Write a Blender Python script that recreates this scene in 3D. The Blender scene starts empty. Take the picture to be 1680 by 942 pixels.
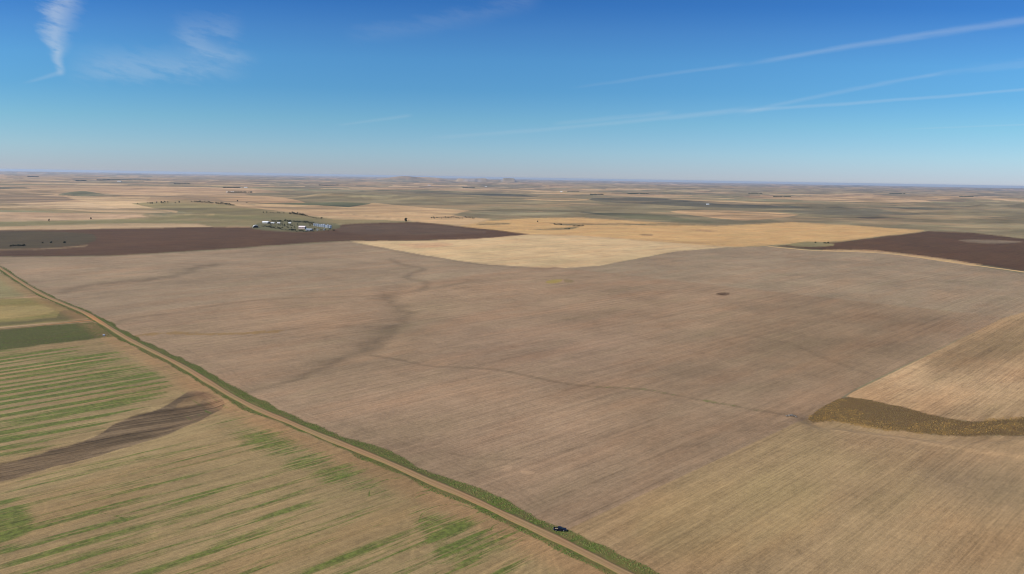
import bpy, bmesh, math, random
import numpy as np
from mathutils import Matrix, Vector
random.seed(7)
R = math.radians
C = bpy.context.scene.collection
SC = bpy.context.scene

# ------------------------------------------------------------------ camera
F = 1180.0            # focal length in photo pixels (1680 wide)
H = 165.0             # camera height above the fields, metres
PITCH, ROLL = R(8.65), R(-0.96)
cam_d = bpy.data.cameras.new('camera'); cam = bpy.data.objects.new('camera', cam_d); C.objects.link(cam)
cam_d.sensor_width = 36; cam_d.lens = 36 * F / 1680; cam_d.clip_start = 1; cam_d.clip_end = 300000
M = Matrix.Rotation(R(90) - PITCH, 3, 'X') @ Matrix.Rotation(-ROLL, 3, 'Z')
cam.matrix_world = Matrix.Translation((0, 0, H)) @ M.to_4x4()
SC.camera = cam
MN = np.array([list(r) for r in M])

def ray(px, py):
    d = np.stack([(np.asarray(px, float) - 840) / F, -(np.asarray(py, float) - 471) / F, -np.ones_like(np.asarray(px, float))], -1)
    return d @ MN.T

# ------------------------------------------------------------------ terrain relief
def _h(ix, iy, s):
    n = (ix.astype(np.int64) * 374761393 + iy.astype(np.int64) * 668265263 + s * 982451653) & 0xffffffff
    n = ((n ^ (n >> 13)) * 1274126177) & 0xffffffff
    n = ((n ^ (n >> 16)) * 2246822519) & 0xffffffff
    return ((n ^ (n >> 15)) & 0xffffff) / float(0xffffff)
def vnoise(x, y, s=0):
    ix = np.floor(x); iy = np.floor(y); fx = x - ix; fy = y - iy
    fx = fx * fx * fx * (fx * (fx * 6 - 15) + 10); fy = fy * fy * fy * (fy * (fy * 6 - 15) + 10)
    a = _h(ix, iy, s); b = _h(ix + 1, iy, s); c = _h(ix, iy + 1, s); d = _h(ix + 1, iy + 1, s)
    return (a * (1 - fx) + b * fx) * (1 - fy) + (c * (1 - fx) + d * fx) * fy
def fbm(x, y, s=0, o=3):
    r = 0; a = .5; t = 0
    for i in range(o):
        r = r + a * vnoise(x * 2 ** i, y * 2 ** i, s + i); t += a; a *= .5
    return r / t
def sstep(a, b, x):
    t = np.clip((x - a) / (b - a), 0, 1); return t * t * (3 - 2 * t)

def flat(px, py):
    d = ray(px, py); t = -H / d[..., 2]; return d[..., 0] * t, d[..., 1] * t
bumps = []
def add_bump(px, py, wpx, hgt, depth=None, mesa=False):
    x, y = flat(px, py); r = math.hypot(x, y); w = wpx / F * r
    bumps.append((float(x), float(y), w, depth or w * 1.2, hgt, mesa))
troughs = []
def add_trough(px, wid, dep):
    q = np.array(px, float); a, b = flat(q[:, 0], q[:, 1]); troughs.append((np.stack([a, b], -1), wid, dep))
def trough_z(x, y):
    out = np.zeros(np.shape(x))
    for w, wid, dep in troughs:
        m = (x > w[:, 0].min() - 4 * wid) & (x < w[:, 0].max() + 4 * wid) & (y > w[:, 1].min() - 4 * wid) & (y < w[:, 1].max() + 4 * wid)
        if not np.any(m): continue
        xx = x[m]; yy_ = y[m]; best = np.full(xx.shape, 1e9); tb = np.zeros(xx.shape); n = len(w) - 1
        for i in range(n):
            d = w[i + 1] - w[i]; t = np.clip(((xx - w[i][0]) * d[0] + (yy_ - w[i][1]) * d[1]) / (d @ d), 0, 1)
            q = np.hypot(xx - w[i][0] - t * d[0], yy_ - w[i][1] - t * d[1]); c = q < best; best = np.where(c, q, best); tb = np.where(c, (i + t) / n, tb)
        out[m] += -dep * np.exp(-(best / wid) ** 2) * sstep(0, .12, tb) 
    return out
def height(x, y):
    x = np.asarray(x, float); y = np.asarray(y, float)
    r = np.hypot(x, y)
    z = (fbm(x / 620, y / 620, 3, 2) - .5) * 9 * sstep(150, 900, r)
    z = z + (fbm(x / 1900, y / 1900, 11, 3) - .5) * 46 * sstep(2600, 5200, r)
    z = z + (fbm(x / 6500, y / 6500, 21, 3) - .5) * 70 * sstep(7000, 16000, r)
    for bx, by, w, dp, hg, mesa in bumps:
        a = math.atan2(bx, by); ca, sa = math.cos(a), math.sin(a)
        u = (x - bx) * ca - (y - by) * sa; v = (x - bx) * sa + (y - by) * ca
        q = (u / w) ** 2 + (v / dp) ** 2
        if mesa: g = 1 - sstep(.75, 1.25, q + (vnoise(x / w * 4, y / w * 4, 5) - .5) * .5)
        else: g = np.exp(-q * 1.6)
        z = z + hg * g
    if troughs and z.ndim: z = z + trough_z(x, y)
    elif troughs: z = z + float(trough_z(np.atleast_1d(x), np.atleast_1d(y))[0])
    return z
add_bump(135, 321, 34, 34); add_bump(1612, 337, 16, 26); add_bump(1682, 337, 14, 26); add_bump(190, 323, 36, 12)
add_bump(590, 327, 100, 26, 350); add_bump(700, 331, 60, 22, 300); add_bump(540, 325, 50, 24, 300)
add_bump(660, 296.5, 40, 150, 2500); add_bump(712, 297.0, 40, 105, 2500)
add_bump(775, 298.2, 24, 88, 1500, True); add_bump(835, 299, 12, 112, 1100, True); add_bump(810, 298.4, 46, 82, 2000)
add_bump(100, 284.5, 150, 60, 3000); add_bump(1320, 307, 120, 40, 2500); add_bump(380, 290.5, 80, 30, 2500)

add_trough([(1300, 684), (1380, 688), (1450, 698), (1530, 707), (1620, 706), (1760, 690)], 16, 4.5)
add_trough([(380, 655), (330, 665), (240, 715), (120, 745), (0, 780), (-90, 800)], 20, 2.6)
add_trough([(700, 440), (640, 490), (660, 520), (610, 570), (500, 617), (400, 645)], 22, 1.6)
add_trough([(600, 580), (760, 602), (910, 628), (1047, 640), (1210, 668), (1310, 685)], 9, .4)
def gp(px, py, n=14):
    """photo pixel -> point on the terrain"""
    d = ray(px, py); dz = np.minimum(d[..., 2], -1.2e-3)
    z = 0.0
    for _ in range(n):
        t = (z - H) / dz
        t = np.clip(t, 0, 70000)
        z = .5 * z + .5 * height(d[..., 0] * t, d[..., 1] * t)
    return d[..., 0] * t, d[..., 1] * t
def P3(px, py):
    x, y = gp(np.array([px]), np.array([py])); x = float(x[0]); y = float(y[0])
    return Vector((x, y, float(height(x, y))))

# ------------------------------------------------------------------ colours
def lin(c):
    c = np.asarray(c, float) / 255
    return np.where(c <= .04045, c / 12.92, ((c + .055) / 1.055) ** 2.4)
KE = np.array([1.24, 1.28, 1.56])      # what sun and sky do to a horizontal surface at this exposure
def alb(c): return np.clip(lin(c) / KE, 0.004, .8)

# ------------------------------------------------------------------ ground grid
cols = np.arange(-70, 1751, 1.6)
az = np.arctan((cols - 840) / F)
e = np.cumsum(np.linspace(.6, 9, 31)); e = e / e[-1] * (math.pi - az[-1])
az = np.concatenate([-math.pi + (az[0] + math.pi) * (1 - (e / e[-1])[::-1]), az, az[-1] + e])
az[0] = -math.pi
yy = np.concatenate([np.arange(2.6, 60, .5), np.arange(60, 850, 1.6)])[::-1]
rr = H * F / yy
rr = np.concatenate([[1, 40, 90, 130, 165, 195, 215], rr])
AZ, RR = np.meshgrid(az, rr)
X = RR * np.sin(AZ); Y = RR * np.cos(AZ)
Z = height(X, Y)
nr, nc = X.shape
A1 = R(46.5)                     # the section grid: u runs away to the right, w away to the left
du = np.array([math.sin(A1), math.cos(A1)]); dw = np.array([-math.cos(A1), math.sin(A1)])
ox, oy = gp(np.array([909.]), np.array([879.])); ox = float(ox[0]); oy = float(oy[0])
U = (X - ox) * du[0] + (Y - oy) * du[1]; W = (X - ox) * dw[0] + (Y - oy) * dw[1]

tint = np.zeros((nr, nc, 3)); veg = np.zeros((nr, nc)); fur = np.full((nr, nc), .25); stri = np.zeros((nr, nc))
dark = np.zeros((nr, nc)); dry = np.zeros((nr, nc)); gold = np.zeros((nr, nc)); reg = np.zeros((nr, nc), int)
regnames = ['ground']; reglabels = ['rolling prairie of grey green pasture and faded crop fields reaching the horizon']

# far patchwork: every half section its own crop
pal = np.array([alb(c) for c in [(186, 156, 122), (196, 166, 134), (150, 138, 108), (128, 122, 98), (178, 146, 118), (112, 106, 90), (170, 142, 116), (200, 172, 140), (136, 118, 100), (122, 118, 96)]])
wob = (fbm(X / 900, Y / 900, 31, 3) - .5) * 500
cu = np.floor((U + wob) / 805); cw = np.floor((W - wob) / 402)
k = (_h(cu, np.floor(cw / 2), 5) * 3).astype(int)
cw2 = np.where(k == 0, np.floor(cw / 2) * 2, cw)
big = fbm(X / 5200, Y / 5200, 77, 2)
sel = np.clip((_h(cu, cw2, 9) * 10), 0, 9).astype(int)
tint[:] = pal[sel]
pm = sstep(.50, .56, big)[..., None]
past = alb((132, 126, 102)) * (.85 + .4 * fbm(X / 700, Y / 260, 51, 4))[..., None]
tint[:] = tint * (1 - pm) + past * pm
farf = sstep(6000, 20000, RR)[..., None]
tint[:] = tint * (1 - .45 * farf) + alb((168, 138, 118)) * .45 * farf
dk = sstep(.60, .66, fbm(X / 1500, Y / 480, 61, 4)) * .75 * sstep(3000, 7000, RR)
tint[:] = tint * (1 - dk[..., None]) + alb((104, 100, 86)) * dk[..., None]

def smooth(pts, n=2, closed=False):
    pts = [tuple(map(float, p)) for p in pts]
    for _ in range(n):
        q = []
        m = len(pts)
        rng = range(m) if closed else range(m - 1)
        if not closed: q.append(pts[0])
        for i in rng:
            a, b = pts[i], pts[(i + 1) % m]
            q.append((a[0] * .75 + b[0] * .25, a[1] * .75 + b[1] * .25)); q.append((a[0] * .25 + b[0] * .75, a[1] * .25 + b[1] * .75))
        if not closed: q.append(pts[-1])
        pts = q
    return pts
def dens(pts, closed=True, step=40):
    out = []
    m = len(pts)
    for i in range(m if closed else m - 1):
        a = pts[i]; b = pts[(i + 1) % m]
        n = max(1, int(math.hypot(b[0] - a[0], b[1] - a[1]) / step))
        for j in range(n): out.append((a[0] + (b[0] - a[0]) * j / n, a[1] + (b[1] - a[1]) * j / n))
    if not closed: out.append(pts[-1])
    return out
def world(pts):
    p = np.array(pts, float); x, y = gp(p[:, 0], p[:, 1]); return np.stack([x, y], -1)
dA = np.gradient(az); dR = np.gradient(rr)
CA, CR = np.meshgrid(dA, dR); CA = np.abs(CA) * RR; CR = np.abs(CR)      # local cell size
def pip(x, y, poly):
    ins = np.zeros(x.shape, bool); n = len(poly)
    for i in range(n):
        x1, y1 = poly[i]; x2, y2 = poly[(i + 1) % n]
        if y1 == y2: continue
        c = ((y1 > y) != (y2 > y)) & (x < (x2 - x1) * (y - y1) / (y2 - y1) + x1)
        ins ^= c
    return ins
def mask(pts, sm=0, rough=1.0, soft=1.0):
    """coverage of a field outline at every ground vertex"""
    if sm: pts = smooth(pts, sm, True)
    w = world(dens(pts))
    m = np.zeros((nr, nc))
    pad = 60
    box = (X > w[:, 0].min() - pad) & (X < w[:, 0].max() + pad) & (Y > w[:, 1].min() - pad * 4) & (Y < w[:, 1].max() + pad * 4)
    ii = np.where(box)
    x = X[ii]; y = Y[ii]; sx = x / RR[ii]; sy = y / RR[ii]; ca = CA[ii]; cr = CR[ii]
    wl = np.clip(RR[ii] / 40, 5, 200)
    jx = (fbm(x / wl, y / wl, 91, 2) - .5) * wl * .25 * rough; jy = (fbm(x / wl, y / wl, 95, 2) - .5) * wl * .25 * rough
    acc = 0
    for a, b in ((-.35, -.12), (.12, -.35), (.35, .12), (-.12, .35)):
        a *= soft; b *= soft
        acc = acc + pip(x + jx + sy * a * ca + sx * b * cr, y + jy - sx * a * ca + sy * b * cr, w)
    m[ii] = acc / 4
    return m
def polyd(pts, sm=2):
    """distance to a traced line (m), and position along it 0..1"""
    if sm: pts = smooth(pts, sm)
    w = world(dens(pts, False)); best = np.full((nr, nc), 1e9); tt = np.zeros((nr, nc))
    lens = np.hypot(*(w[1:] - w[:-1]).T); cum = np.concatenate([[0], np.cumsum(lens)]); L = cum[-1]
    box = (X > w[:, 0].min() - 150) & (X < w[:, 0].max() + 150) & (Y > w[:, 1].min() - 150) & (Y < w[:, 1].max() + 150)
    ii = np.where(box); x = X[ii]; y = Y[ii]; bb = np.full(x.shape, 1e9); tb = np.zeros(x.shape)
    for i in range(len(w) - 1):
        d = w[i + 1] - w[i]; l2 = d @ d + 1e-9
        t = np.clip(((x - w[i][0]) * d[0] + (y - w[i][1]) * d[1]) / l2, 0, 1)
        q = np.hypot(x - w[i][0] - t * d[0], y - w[i][1] - t * d[1])
        sg = np.sign((x - w[i][0]) * d[1] - (y - w[i][1]) * d[0])
        c = q < np.abs(bb); bb = np.where(c, q * np.where(sg == 0, 1, sg), bb); tb = np.where(c, (cum[i] + t * lens[i]) / L, tb)
    best[ii] = bb; tt[ii] = tb
    return best, tt
def paint(c, pts, name=None, label=None, sm=0, f=.3, v=0., s=0., rough=1., mix=1.):
    m = mask(pts, sm, rough) * mix
    tint[:] = tint * (1 - m[..., None]) + alb(c) * m[..., None]
    for arr, val in ((fur, f), (veg, v), (stri, s)): arr[:] = arr * (1 - m) + val * m
    if mix > .9: dark[:] *= 1 - m; dry[:] *= 1 - m; gold[:] *= 1 - m
    if name:
        regnames.append(name); reglabels.append(label); reg[m > .5] = len(regnames) - 1
    return m
def regmask(k): return (reg == len(regnames) + k).astype(float)
def line(arr, pts, wpx, amp=1., sm=2, wob=.5, var=0., abs_w=None):
    """a band along a traced line, width given in metres"""
    d, t = polyd(pts, sm)
    w = wpx * (1 + var * (vnoise(t * 23, t * 0 + 3.3, 7) - .5) * 2)
    d = np.abs(d + (F22 - .5) * wpx * wob * 2)
    g = np.exp(-(d / w) ** 2) * amp
    arr[:] = np.maximum(arr, g) if amp > 0 else arr + g
    return g

F22 = fbm(X / 22, Y / 22, 41, 2)
def blur(m, r):
    for ax in (0, 1):
        for _ in range(2):
            c = np.cumsum(np.concatenate([np.repeat(m.take([0], ax), r + 1, ax), m, np.repeat(m.take([-1], ax), r, ax)], ax), ax)
            n = m.shape[ax]
            m = (c.take(range(2 * r + 1, 2 * r + 1 + n), ax) - c.take(range(0, n), ax)) / (2 * r + 1)
    return m
# --- far left uplands
paint((176, 148, 122), [(-80, 304), (180, 304), (420, 309), (480, 318), (480, 334), (390, 336), (300, 345), (-80, 345)], f=.4)
paint((190, 158, 130), [(150, 306), (330, 307), (420, 311), (420, 318), (240, 320), (100, 314)], f=.3)
paint((142, 122, 104), [(-80, 319), (95, 320), (132, 331), (-80, 335)], sm=1)
paint((104, 104, 86), [(94, 320), (135, 315), (172, 319), (242, 321), (190, 322.5), (120, 322)], rough=.3)
paint((92, 92, 80), [(-80, 307), (40, 307), (52, 309), (-80, 313)], rough=.5)
paint((198, 170, 142), [(-80, 336), (100, 332), (140, 332), (200, 342), (300, 351), (180, 350), (100, 345), (-80, 343)], f=.5)
paint((192, 164, 134), [(112, 323), (205, 324), (248, 322), (240, 330), (300, 338), (290, 349), (170, 338), (132, 330)], f=.4)
paint((120, 116, 88), [(-80, 340), (20, 341), (110, 344), (150, 348), (300, 350), (300, 352), (140, 350), (100, 347), (-80, 343)], sm=1, rough=1.4)
paint((186, 156, 132), [(-80, 347), (230, 351), (290, 355), (260, 359), (150, 361), (-80, 365)], f=.5)
paint((134, 122, 90), [(215, 334), (300, 328), (385, 334), (425, 341), (505, 354), (545, 359), (690, 362), (620, 366), (500, 368), (345, 372), (325, 366), (200, 364), (125, 366), (215, 358), (330, 353), (280, 345)], 'pasture', 'olive green pasture below the tree row, left of the distant farm', v=.12)
paint((176, 152, 120), [(230, 340), (262, 342), (278, 348), (210, 345)], rough=1)
paint((170, 148, 112), [(270, 352), (350, 350), (352, 354), (280, 355)], mix=.7)
paint((104, 104, 72), [(230, 352), (420, 355), (560, 362), (420, 360), (240, 356)], mix=.6)
paint((132, 124, 92), [(-80, 364), (60, 363), (200, 360), (330, 362), (335, 367), (240, 367), (60, 371), (-80, 375)], sm=1)
paint((184, 158, 130), [(-80, 374.5), (60, 370), (220, 366.5), (320, 367.5), (350, 371.5), (200, 375), (-80, 378)])
# --- far centre
paint((134, 122, 98), [(400, 318), (540, 313), (700, 314), (850, 317), (1010, 321), (1210, 330), (1750, 334), (1750, 396), (1600, 382), (1500, 378), (1300, 365), (1180, 371), (1080, 366), (870, 358), (790, 359), (740, 353), (600, 342), (470, 334)], 'prairie', 'grey green rolling prairie in the middle distance', f=.12)
paint((192, 158, 126), [(340, 321), (440, 322), (480, 327), (500, 333), (420, 334), (370, 331)], f=.3)
paint((194, 162, 128), [(415, 333), (520, 336), (570, 340), (612, 333), (700, 341), (775, 345), (742, 353), (805, 360), (762, 371), (690, 365), (620, 355), (520, 348), (430, 340)], 'stubble_field', 'pale gold stubble field between the farm and the pasture hills', f=.45)
paint((190, 158, 126), [(370, 333), (420, 337), (600, 355), (690, 364), (600, 359), (520, 353), (430, 343), (385, 337)], f=.3)
paint((98, 100, 76), [(400, 334), (560, 332), (610, 334), (570, 340), (520, 337)], rough=.7)
for c, pts in (((88, 86, 76), [(560, 313), (690, 314), (830, 320), (760, 320), (660, 317)]), ((80, 80, 74), [(740, 317), (840, 318), (900, 324), (820, 323)]),
               ((150, 138, 110), [(590, 320), (660, 318), (640, 326), (600, 328)]), ((86, 84, 76), [(990, 323), (1080, 325), (1210, 332), (1290, 337), (1350, 341), (1200, 342), (1060, 335), (960, 329)]),
               ((196, 164, 130), [(845, 326), (930, 325), (985, 328), (900, 330)]), ((200, 170, 134), [(1080, 326), (1165, 328.5), (1355, 336), (1250, 334), (1130, 329)]),
               ((194, 158, 124), [(1090, 346), (1180, 343.5), (1290, 350), (1320, 353), (1240, 362), (1190, 360), (1120, 351)]),
               ((190, 158, 128), [(1200, 322), (1400, 323), (1560, 331), (1440, 333), (1280, 328)]),
               ((104, 98, 84), [(1260, 345), (1420, 343), (1520, 350), (1480, 356), (1340, 352)]), ((96, 84, 74), [(1400, 356), (1470, 357), (1490, 360), (1420, 359)]),
               ((110, 108, 84), [(950, 348), (1080, 352), (1120, 358), (1200, 368), (1060, 362)]), ((146, 136, 112), [(800, 345), (960, 348), (900, 354), (760, 352)]),
               ((94, 92, 80), [(948, 348), (962, 347), (995, 351), (975, 351)]), ((142, 130, 104), [(1400, 366), (1560, 372), (1680, 372), (1680, 380), (1560, 377)]),
               ((100, 96, 84), [(1320, 340), (1450, 339), (1600, 343), (1480, 346)])):
    paint(c, pts, sm=1, rough=1.3, mix=.85)
fv = sstep(2200, 3500, RR)
va = fbm(U / 420, W / 150, 131, 5); vb_ = fbm(X / 900, Y / 500, 141, 4)
tint *= (1 + fv * ((va - .5) * 1.1 + (vb_ - .5) * .5))[..., None]
hx = (sstep(.52, .64, fbm(X / 420, Y / 260, 151, 5)) * .45 * fv)[..., None]
tint[:] = tint * (1 - hx) + alb((176, 148, 118)) * hx
hx = (sstep(.56, .66, fbm(X / 520, Y / 200, 161, 5)) * .5 * fv)[..., None]
tint[:] = tint * (1 - hx) + alb((100, 94, 76)) * hx
for k_ in (0, 1, 2, 3):
    bx_, by_, w_b, dp_, hg_, me_ = bumps[k_]; q_ = np.hypot((X - bx_), (Y - by_)) / (w_b * 1.1)
    md = (sstep(1.1, .5, q_) * (.35 if k_ else .0))[..., None]; tint[:] = tint * (1 - md) + alb((96, 88, 74)) * md
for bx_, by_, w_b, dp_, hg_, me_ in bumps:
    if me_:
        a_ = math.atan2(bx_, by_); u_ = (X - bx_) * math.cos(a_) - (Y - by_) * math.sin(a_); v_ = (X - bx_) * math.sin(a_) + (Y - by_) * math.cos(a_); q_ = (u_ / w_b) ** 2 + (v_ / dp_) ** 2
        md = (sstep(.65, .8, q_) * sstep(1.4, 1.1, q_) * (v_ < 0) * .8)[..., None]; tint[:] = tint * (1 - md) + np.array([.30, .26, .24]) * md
# --- golden fields
paint((196, 160, 116), [(757, 371), (800, 362), (870, 358), (950, 357), (1080, 365), (1180, 371), (1300, 364.5), (1400, 370), (1518, 378.5), (1480, 384), (1380, 396), (1330, 398), (1260, 403), (1205, 405.5), (1100, 398), (950, 386), (870, 385), (800, 377)], 'golden_field', 'golden stubble field running right behind the tilled land', f=.5)
paint((108, 98, 76), [(898, 366.5), (930, 367), (1085, 367), (1185, 370.5), (1140, 370), (960, 368.5), (930, 370)], rough=.6)
paint((120, 106, 80), [(780, 367), (840, 366), (835, 368), (790, 369)]); paint((126, 112, 84), [(860, 377), (925, 374), (960, 370), (935, 377)], rough=1.4)
paint((112, 90, 74), [(1046, 384.5), (1070, 385), (1068, 386.5), (1050, 386)]); paint((150, 118, 92), [(1130, 376), (1180, 379), (1165, 380)])
paint((160, 130, 98), [(1060, 391), (1130, 397), (1200, 402), (1130, 398.5)], mix=.8)
paint((90, 67, 50), [(-80, 378.5), (120, 376.5), (345, 372.5), (415, 373), (440, 375), (500, 376), (545, 374), (560, 368), (600, 366), (685, 364.5), (760, 371.5), (872, 384.5), (780, 392), (690, 395), (570, 395.5), (500, 399), (420, 405), (300, 413), (180, 420), (-80, 422)], 'dark_ploughed_field', 'dark brown ploughed field in front of the distant farm', f=.9)
paint((78, 71, 52), [(-80, 381), (60, 379), (150, 382), (165, 393), (130, 403), (60, 408), (-80, 410)], sm=1, rough=2, mix=.8)
paint((140, 120, 96), [(-80, 410), (60, 408.6), (110, 405.5), (145, 402), (140, 404.5), (100, 407.5), (60, 409.8), (-80, 411.6)], rough=.3)
paint((100, 82, 70), [(540, 370), (700, 367), (830, 382), (700, 386), (560, 384)], sm=1, mix=.6)
paint((106, 102, 78), [(405, 374), (430, 364), (465, 361), (505, 362), (530, 366), (556, 367), (556, 376), (500, 381), (445, 379)], 'farmyard', 'green grassy farmyard among the shelter trees', sm=1, v=.3)
paint((198, 171, 138), [(570, 395.5), (690, 395.5), (780, 392.5), (870, 385), (950, 387), (1100, 399), (1208, 405.5), (1110, 412), (1040, 425), (985, 436), (909, 441), (800, 434), (700, 420), (620, 405)], 'stubble_field', 'pale straw coloured stubble field just beyond the far corner of the tilled land', f=.75)
for q_, yb in enumerate((399, 404, 409, 414, 420, 427)):
    line(dark if q_ % 2 else dry, [(640 + q_ * 30, yb - 1), (800, yb + 1), (960, yb), (1120 - q_ * 25, yb - 4)], 5, .28, 2, .6, .5)
paint((192, 150, 124), [(640, 402), (700, 398), (760, 400), (700, 408)], sm=1, mix=.5, f=.6)
LT0 = 0
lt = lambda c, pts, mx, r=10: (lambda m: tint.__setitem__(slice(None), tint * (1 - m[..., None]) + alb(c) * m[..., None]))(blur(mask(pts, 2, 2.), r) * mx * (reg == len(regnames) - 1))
# --- the tilled land
paint((149, 129, 111), [(-80, 422.5), (180, 421), (300, 414), (420, 406), (570, 396), (620, 405), (700, 420), (800, 434), (909, 440), (909, 446), (200, 530), (160, 527), (110, 501), (70, 484), (30, 460), (0, 439), (-80, 391)], 'tilled_field', 'greyish brown tilled field at the left, beyond the crossroads', f=.5)
paint((149, 130, 112), [(985, 436), (1040, 425.5), (1110, 412), (1208, 405.5), (1262, 404), (1330, 411), (1450, 414), (1560, 430), (1780, 465), (1780, 500), (1648, 522), (1300, 490), (909, 441)], 'tilled_field', 'grey brown tilled field at the right, below the dark ploughed land', f=.6)
paint((89, 66, 48), [(1525, 379), (1600, 382), (1780, 404), (1780, 462), (1560, 426), (1440, 411), (1330, 409), (1275, 404), (1320, 400), (1380, 397), (1440, 390)], 'dark_ploughed_field', 'dark brown ploughed field at the right edge', f=.9)
paint((136, 126, 94), [(1290, 402), (1318, 396.5), (1345, 396), (1378, 402), (1340, 405), (1310, 405)], sm=1, rough=1.5)
paint((134, 118, 102), [(1566, 394), (1620, 393), (1690, 397), (1640, 400), (1600, 398)], sm=1, rough=1.6, mix=.8)
paint((149, 126, 107), [(150, 522), (909, 438), (1648, 521), (1400, 640), (1330, 686), (1262, 718), (912, 886), (500, 704), (300, 600)], 'tilled_field', 'large brown tilled field in the centre with a dark winding drainage line', f=.64, rough=.12)
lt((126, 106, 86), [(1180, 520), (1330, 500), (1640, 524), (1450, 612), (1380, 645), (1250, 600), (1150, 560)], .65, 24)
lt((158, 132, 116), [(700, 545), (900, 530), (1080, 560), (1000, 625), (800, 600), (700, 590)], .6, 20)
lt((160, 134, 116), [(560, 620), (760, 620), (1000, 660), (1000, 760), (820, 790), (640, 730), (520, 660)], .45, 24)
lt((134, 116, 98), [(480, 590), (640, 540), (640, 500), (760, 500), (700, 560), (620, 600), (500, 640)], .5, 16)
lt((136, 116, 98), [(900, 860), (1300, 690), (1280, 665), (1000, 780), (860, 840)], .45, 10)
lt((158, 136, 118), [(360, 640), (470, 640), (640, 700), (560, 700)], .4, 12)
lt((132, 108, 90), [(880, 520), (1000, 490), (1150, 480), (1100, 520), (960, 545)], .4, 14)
paint((172, 142, 112), [(1648, 521), (1780, 486), (1780, 690), (1600, 693), (1530, 684), (1450, 664), (1388, 651), (1400, 643)], 'stubble_field', 'tan stubble field at the right edge above the grassy draw', f=.9, rough=.12)
lt((190, 160, 130), [(1400, 610), (1480, 585), (1560, 590), (1700, 600), (1700, 650), (1600, 665), (1500, 650), (1430, 640)], .75)  # sunlit slope painted into the tint as a pale patch; darker relief patches follow
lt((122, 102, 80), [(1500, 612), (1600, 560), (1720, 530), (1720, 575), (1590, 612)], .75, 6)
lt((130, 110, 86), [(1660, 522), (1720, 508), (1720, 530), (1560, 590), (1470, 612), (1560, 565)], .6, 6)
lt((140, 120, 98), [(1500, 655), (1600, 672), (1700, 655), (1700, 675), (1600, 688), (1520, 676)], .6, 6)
paint((156, 132, 104), [(909, 879), (1330, 683), (1380, 692), (1530, 713), (1780, 716), (1780, 1010), (1150, 1010), (960, 905)], 'stubble_field', 'brownish tan stubble field at the lower right', f=.72, rough=.12)
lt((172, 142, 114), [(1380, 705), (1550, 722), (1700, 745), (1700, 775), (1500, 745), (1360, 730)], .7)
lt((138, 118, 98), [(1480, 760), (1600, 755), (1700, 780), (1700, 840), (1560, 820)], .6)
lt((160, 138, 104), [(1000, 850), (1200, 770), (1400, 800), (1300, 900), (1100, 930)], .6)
paint((104, 84, 60), [(1318, 690), (1345, 669), (1388, 651), (1430, 656), (1480, 668), (1540, 683), (1600, 693), (1640, 690), (1680, 684), (1780, 670), (1780, 712), (1600, 716), (1530, 713), (1450, 704), (1380, 691)], 'grassy_draw', 'dark brown and gold grassy draw cutting in from the right edge', sm=1, f=.3, rough=1.6)
gold[:] = np.maximum(gold, regmask(-1) * .22 + regmask(-1) * .5 * sstep(.5, .68, fbm(X / 30, Y / 30, 191, 3))); dark[:] = np.maximum(dark, regmask(-1) * .6 * sstep(.5, .7, fbm(X / 24, Y / 34, 193, 3)))
# --- left of the road
paint((147, 127, 97), [(-90, 545), (100, 562), (190, 550), (300, 603), (380, 655), (500, 705), (700, 790), (900, 876), (1010, 930), (1120, 1010), (-90, 1010)], 'green_striped_field', 'tan field with green regrowth stripes left of the dirt road', f=.75, v=.3, s=.0)
paint((140, 130, 98), [(-80, 420), (10, 447), (62, 485), (-80, 495)], 'grass_field', 'pale dry grass field at the left edge beside the road', f=.9, v=.16)
paint((134, 122, 80), [(-80, 493), (62, 488), (100, 500), (150, 521), (100, 528), (-80, 543)], 'grass_field', 'yellowish grass field between the two roads at the left edge', f=.9, v=.28)
paint((164, 144, 102), [(-80, 504), (60, 500), (97, 508), (60, 520), (-80, 528)], sm=1, rough=2, mix=.7)
paint((92, 86, 62), [(-80, 531), (90, 524), (100, 508), (125, 510), (150, 520), (110, 526), (-80, 541)], sm=1, rough=2, mix=.7, v=.2)
paint((86, 86, 54), [(-80, 548), (0, 541), (150, 528), (170, 535), (190, 552), (110, 561), (-80, 585)], 'grassland', 'dark green grassland in the corner of the crossroads', f=.1, v=.35)
paint((106, 90, 74), [(-80, 790), (0, 762), (60, 746), (150, 720), (200, 690), (255, 675), (300, 650), (312, 641), (345, 642), (372, 660), (352, 680), (280, 712), (200, 738), (100, 764), (0, 790), (-80, 820)], 'bare_soil_strip', 'dark bare soil strip winding across the green striped field', sm=2, f=1.6, rough=1.8)
paint((128, 106, 82), [(285, 668), (312, 650), (340, 650), (325, 664), (300, 672)], sm=2, mix=.8)
veg_hi = lambda pts, a, sm=2: veg.__setitem__(slice(None), np.maximum(veg, np.clip(blur(mask(pts, sm, 2.0), 14) * 1.15, 0, 1) * a))
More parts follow.
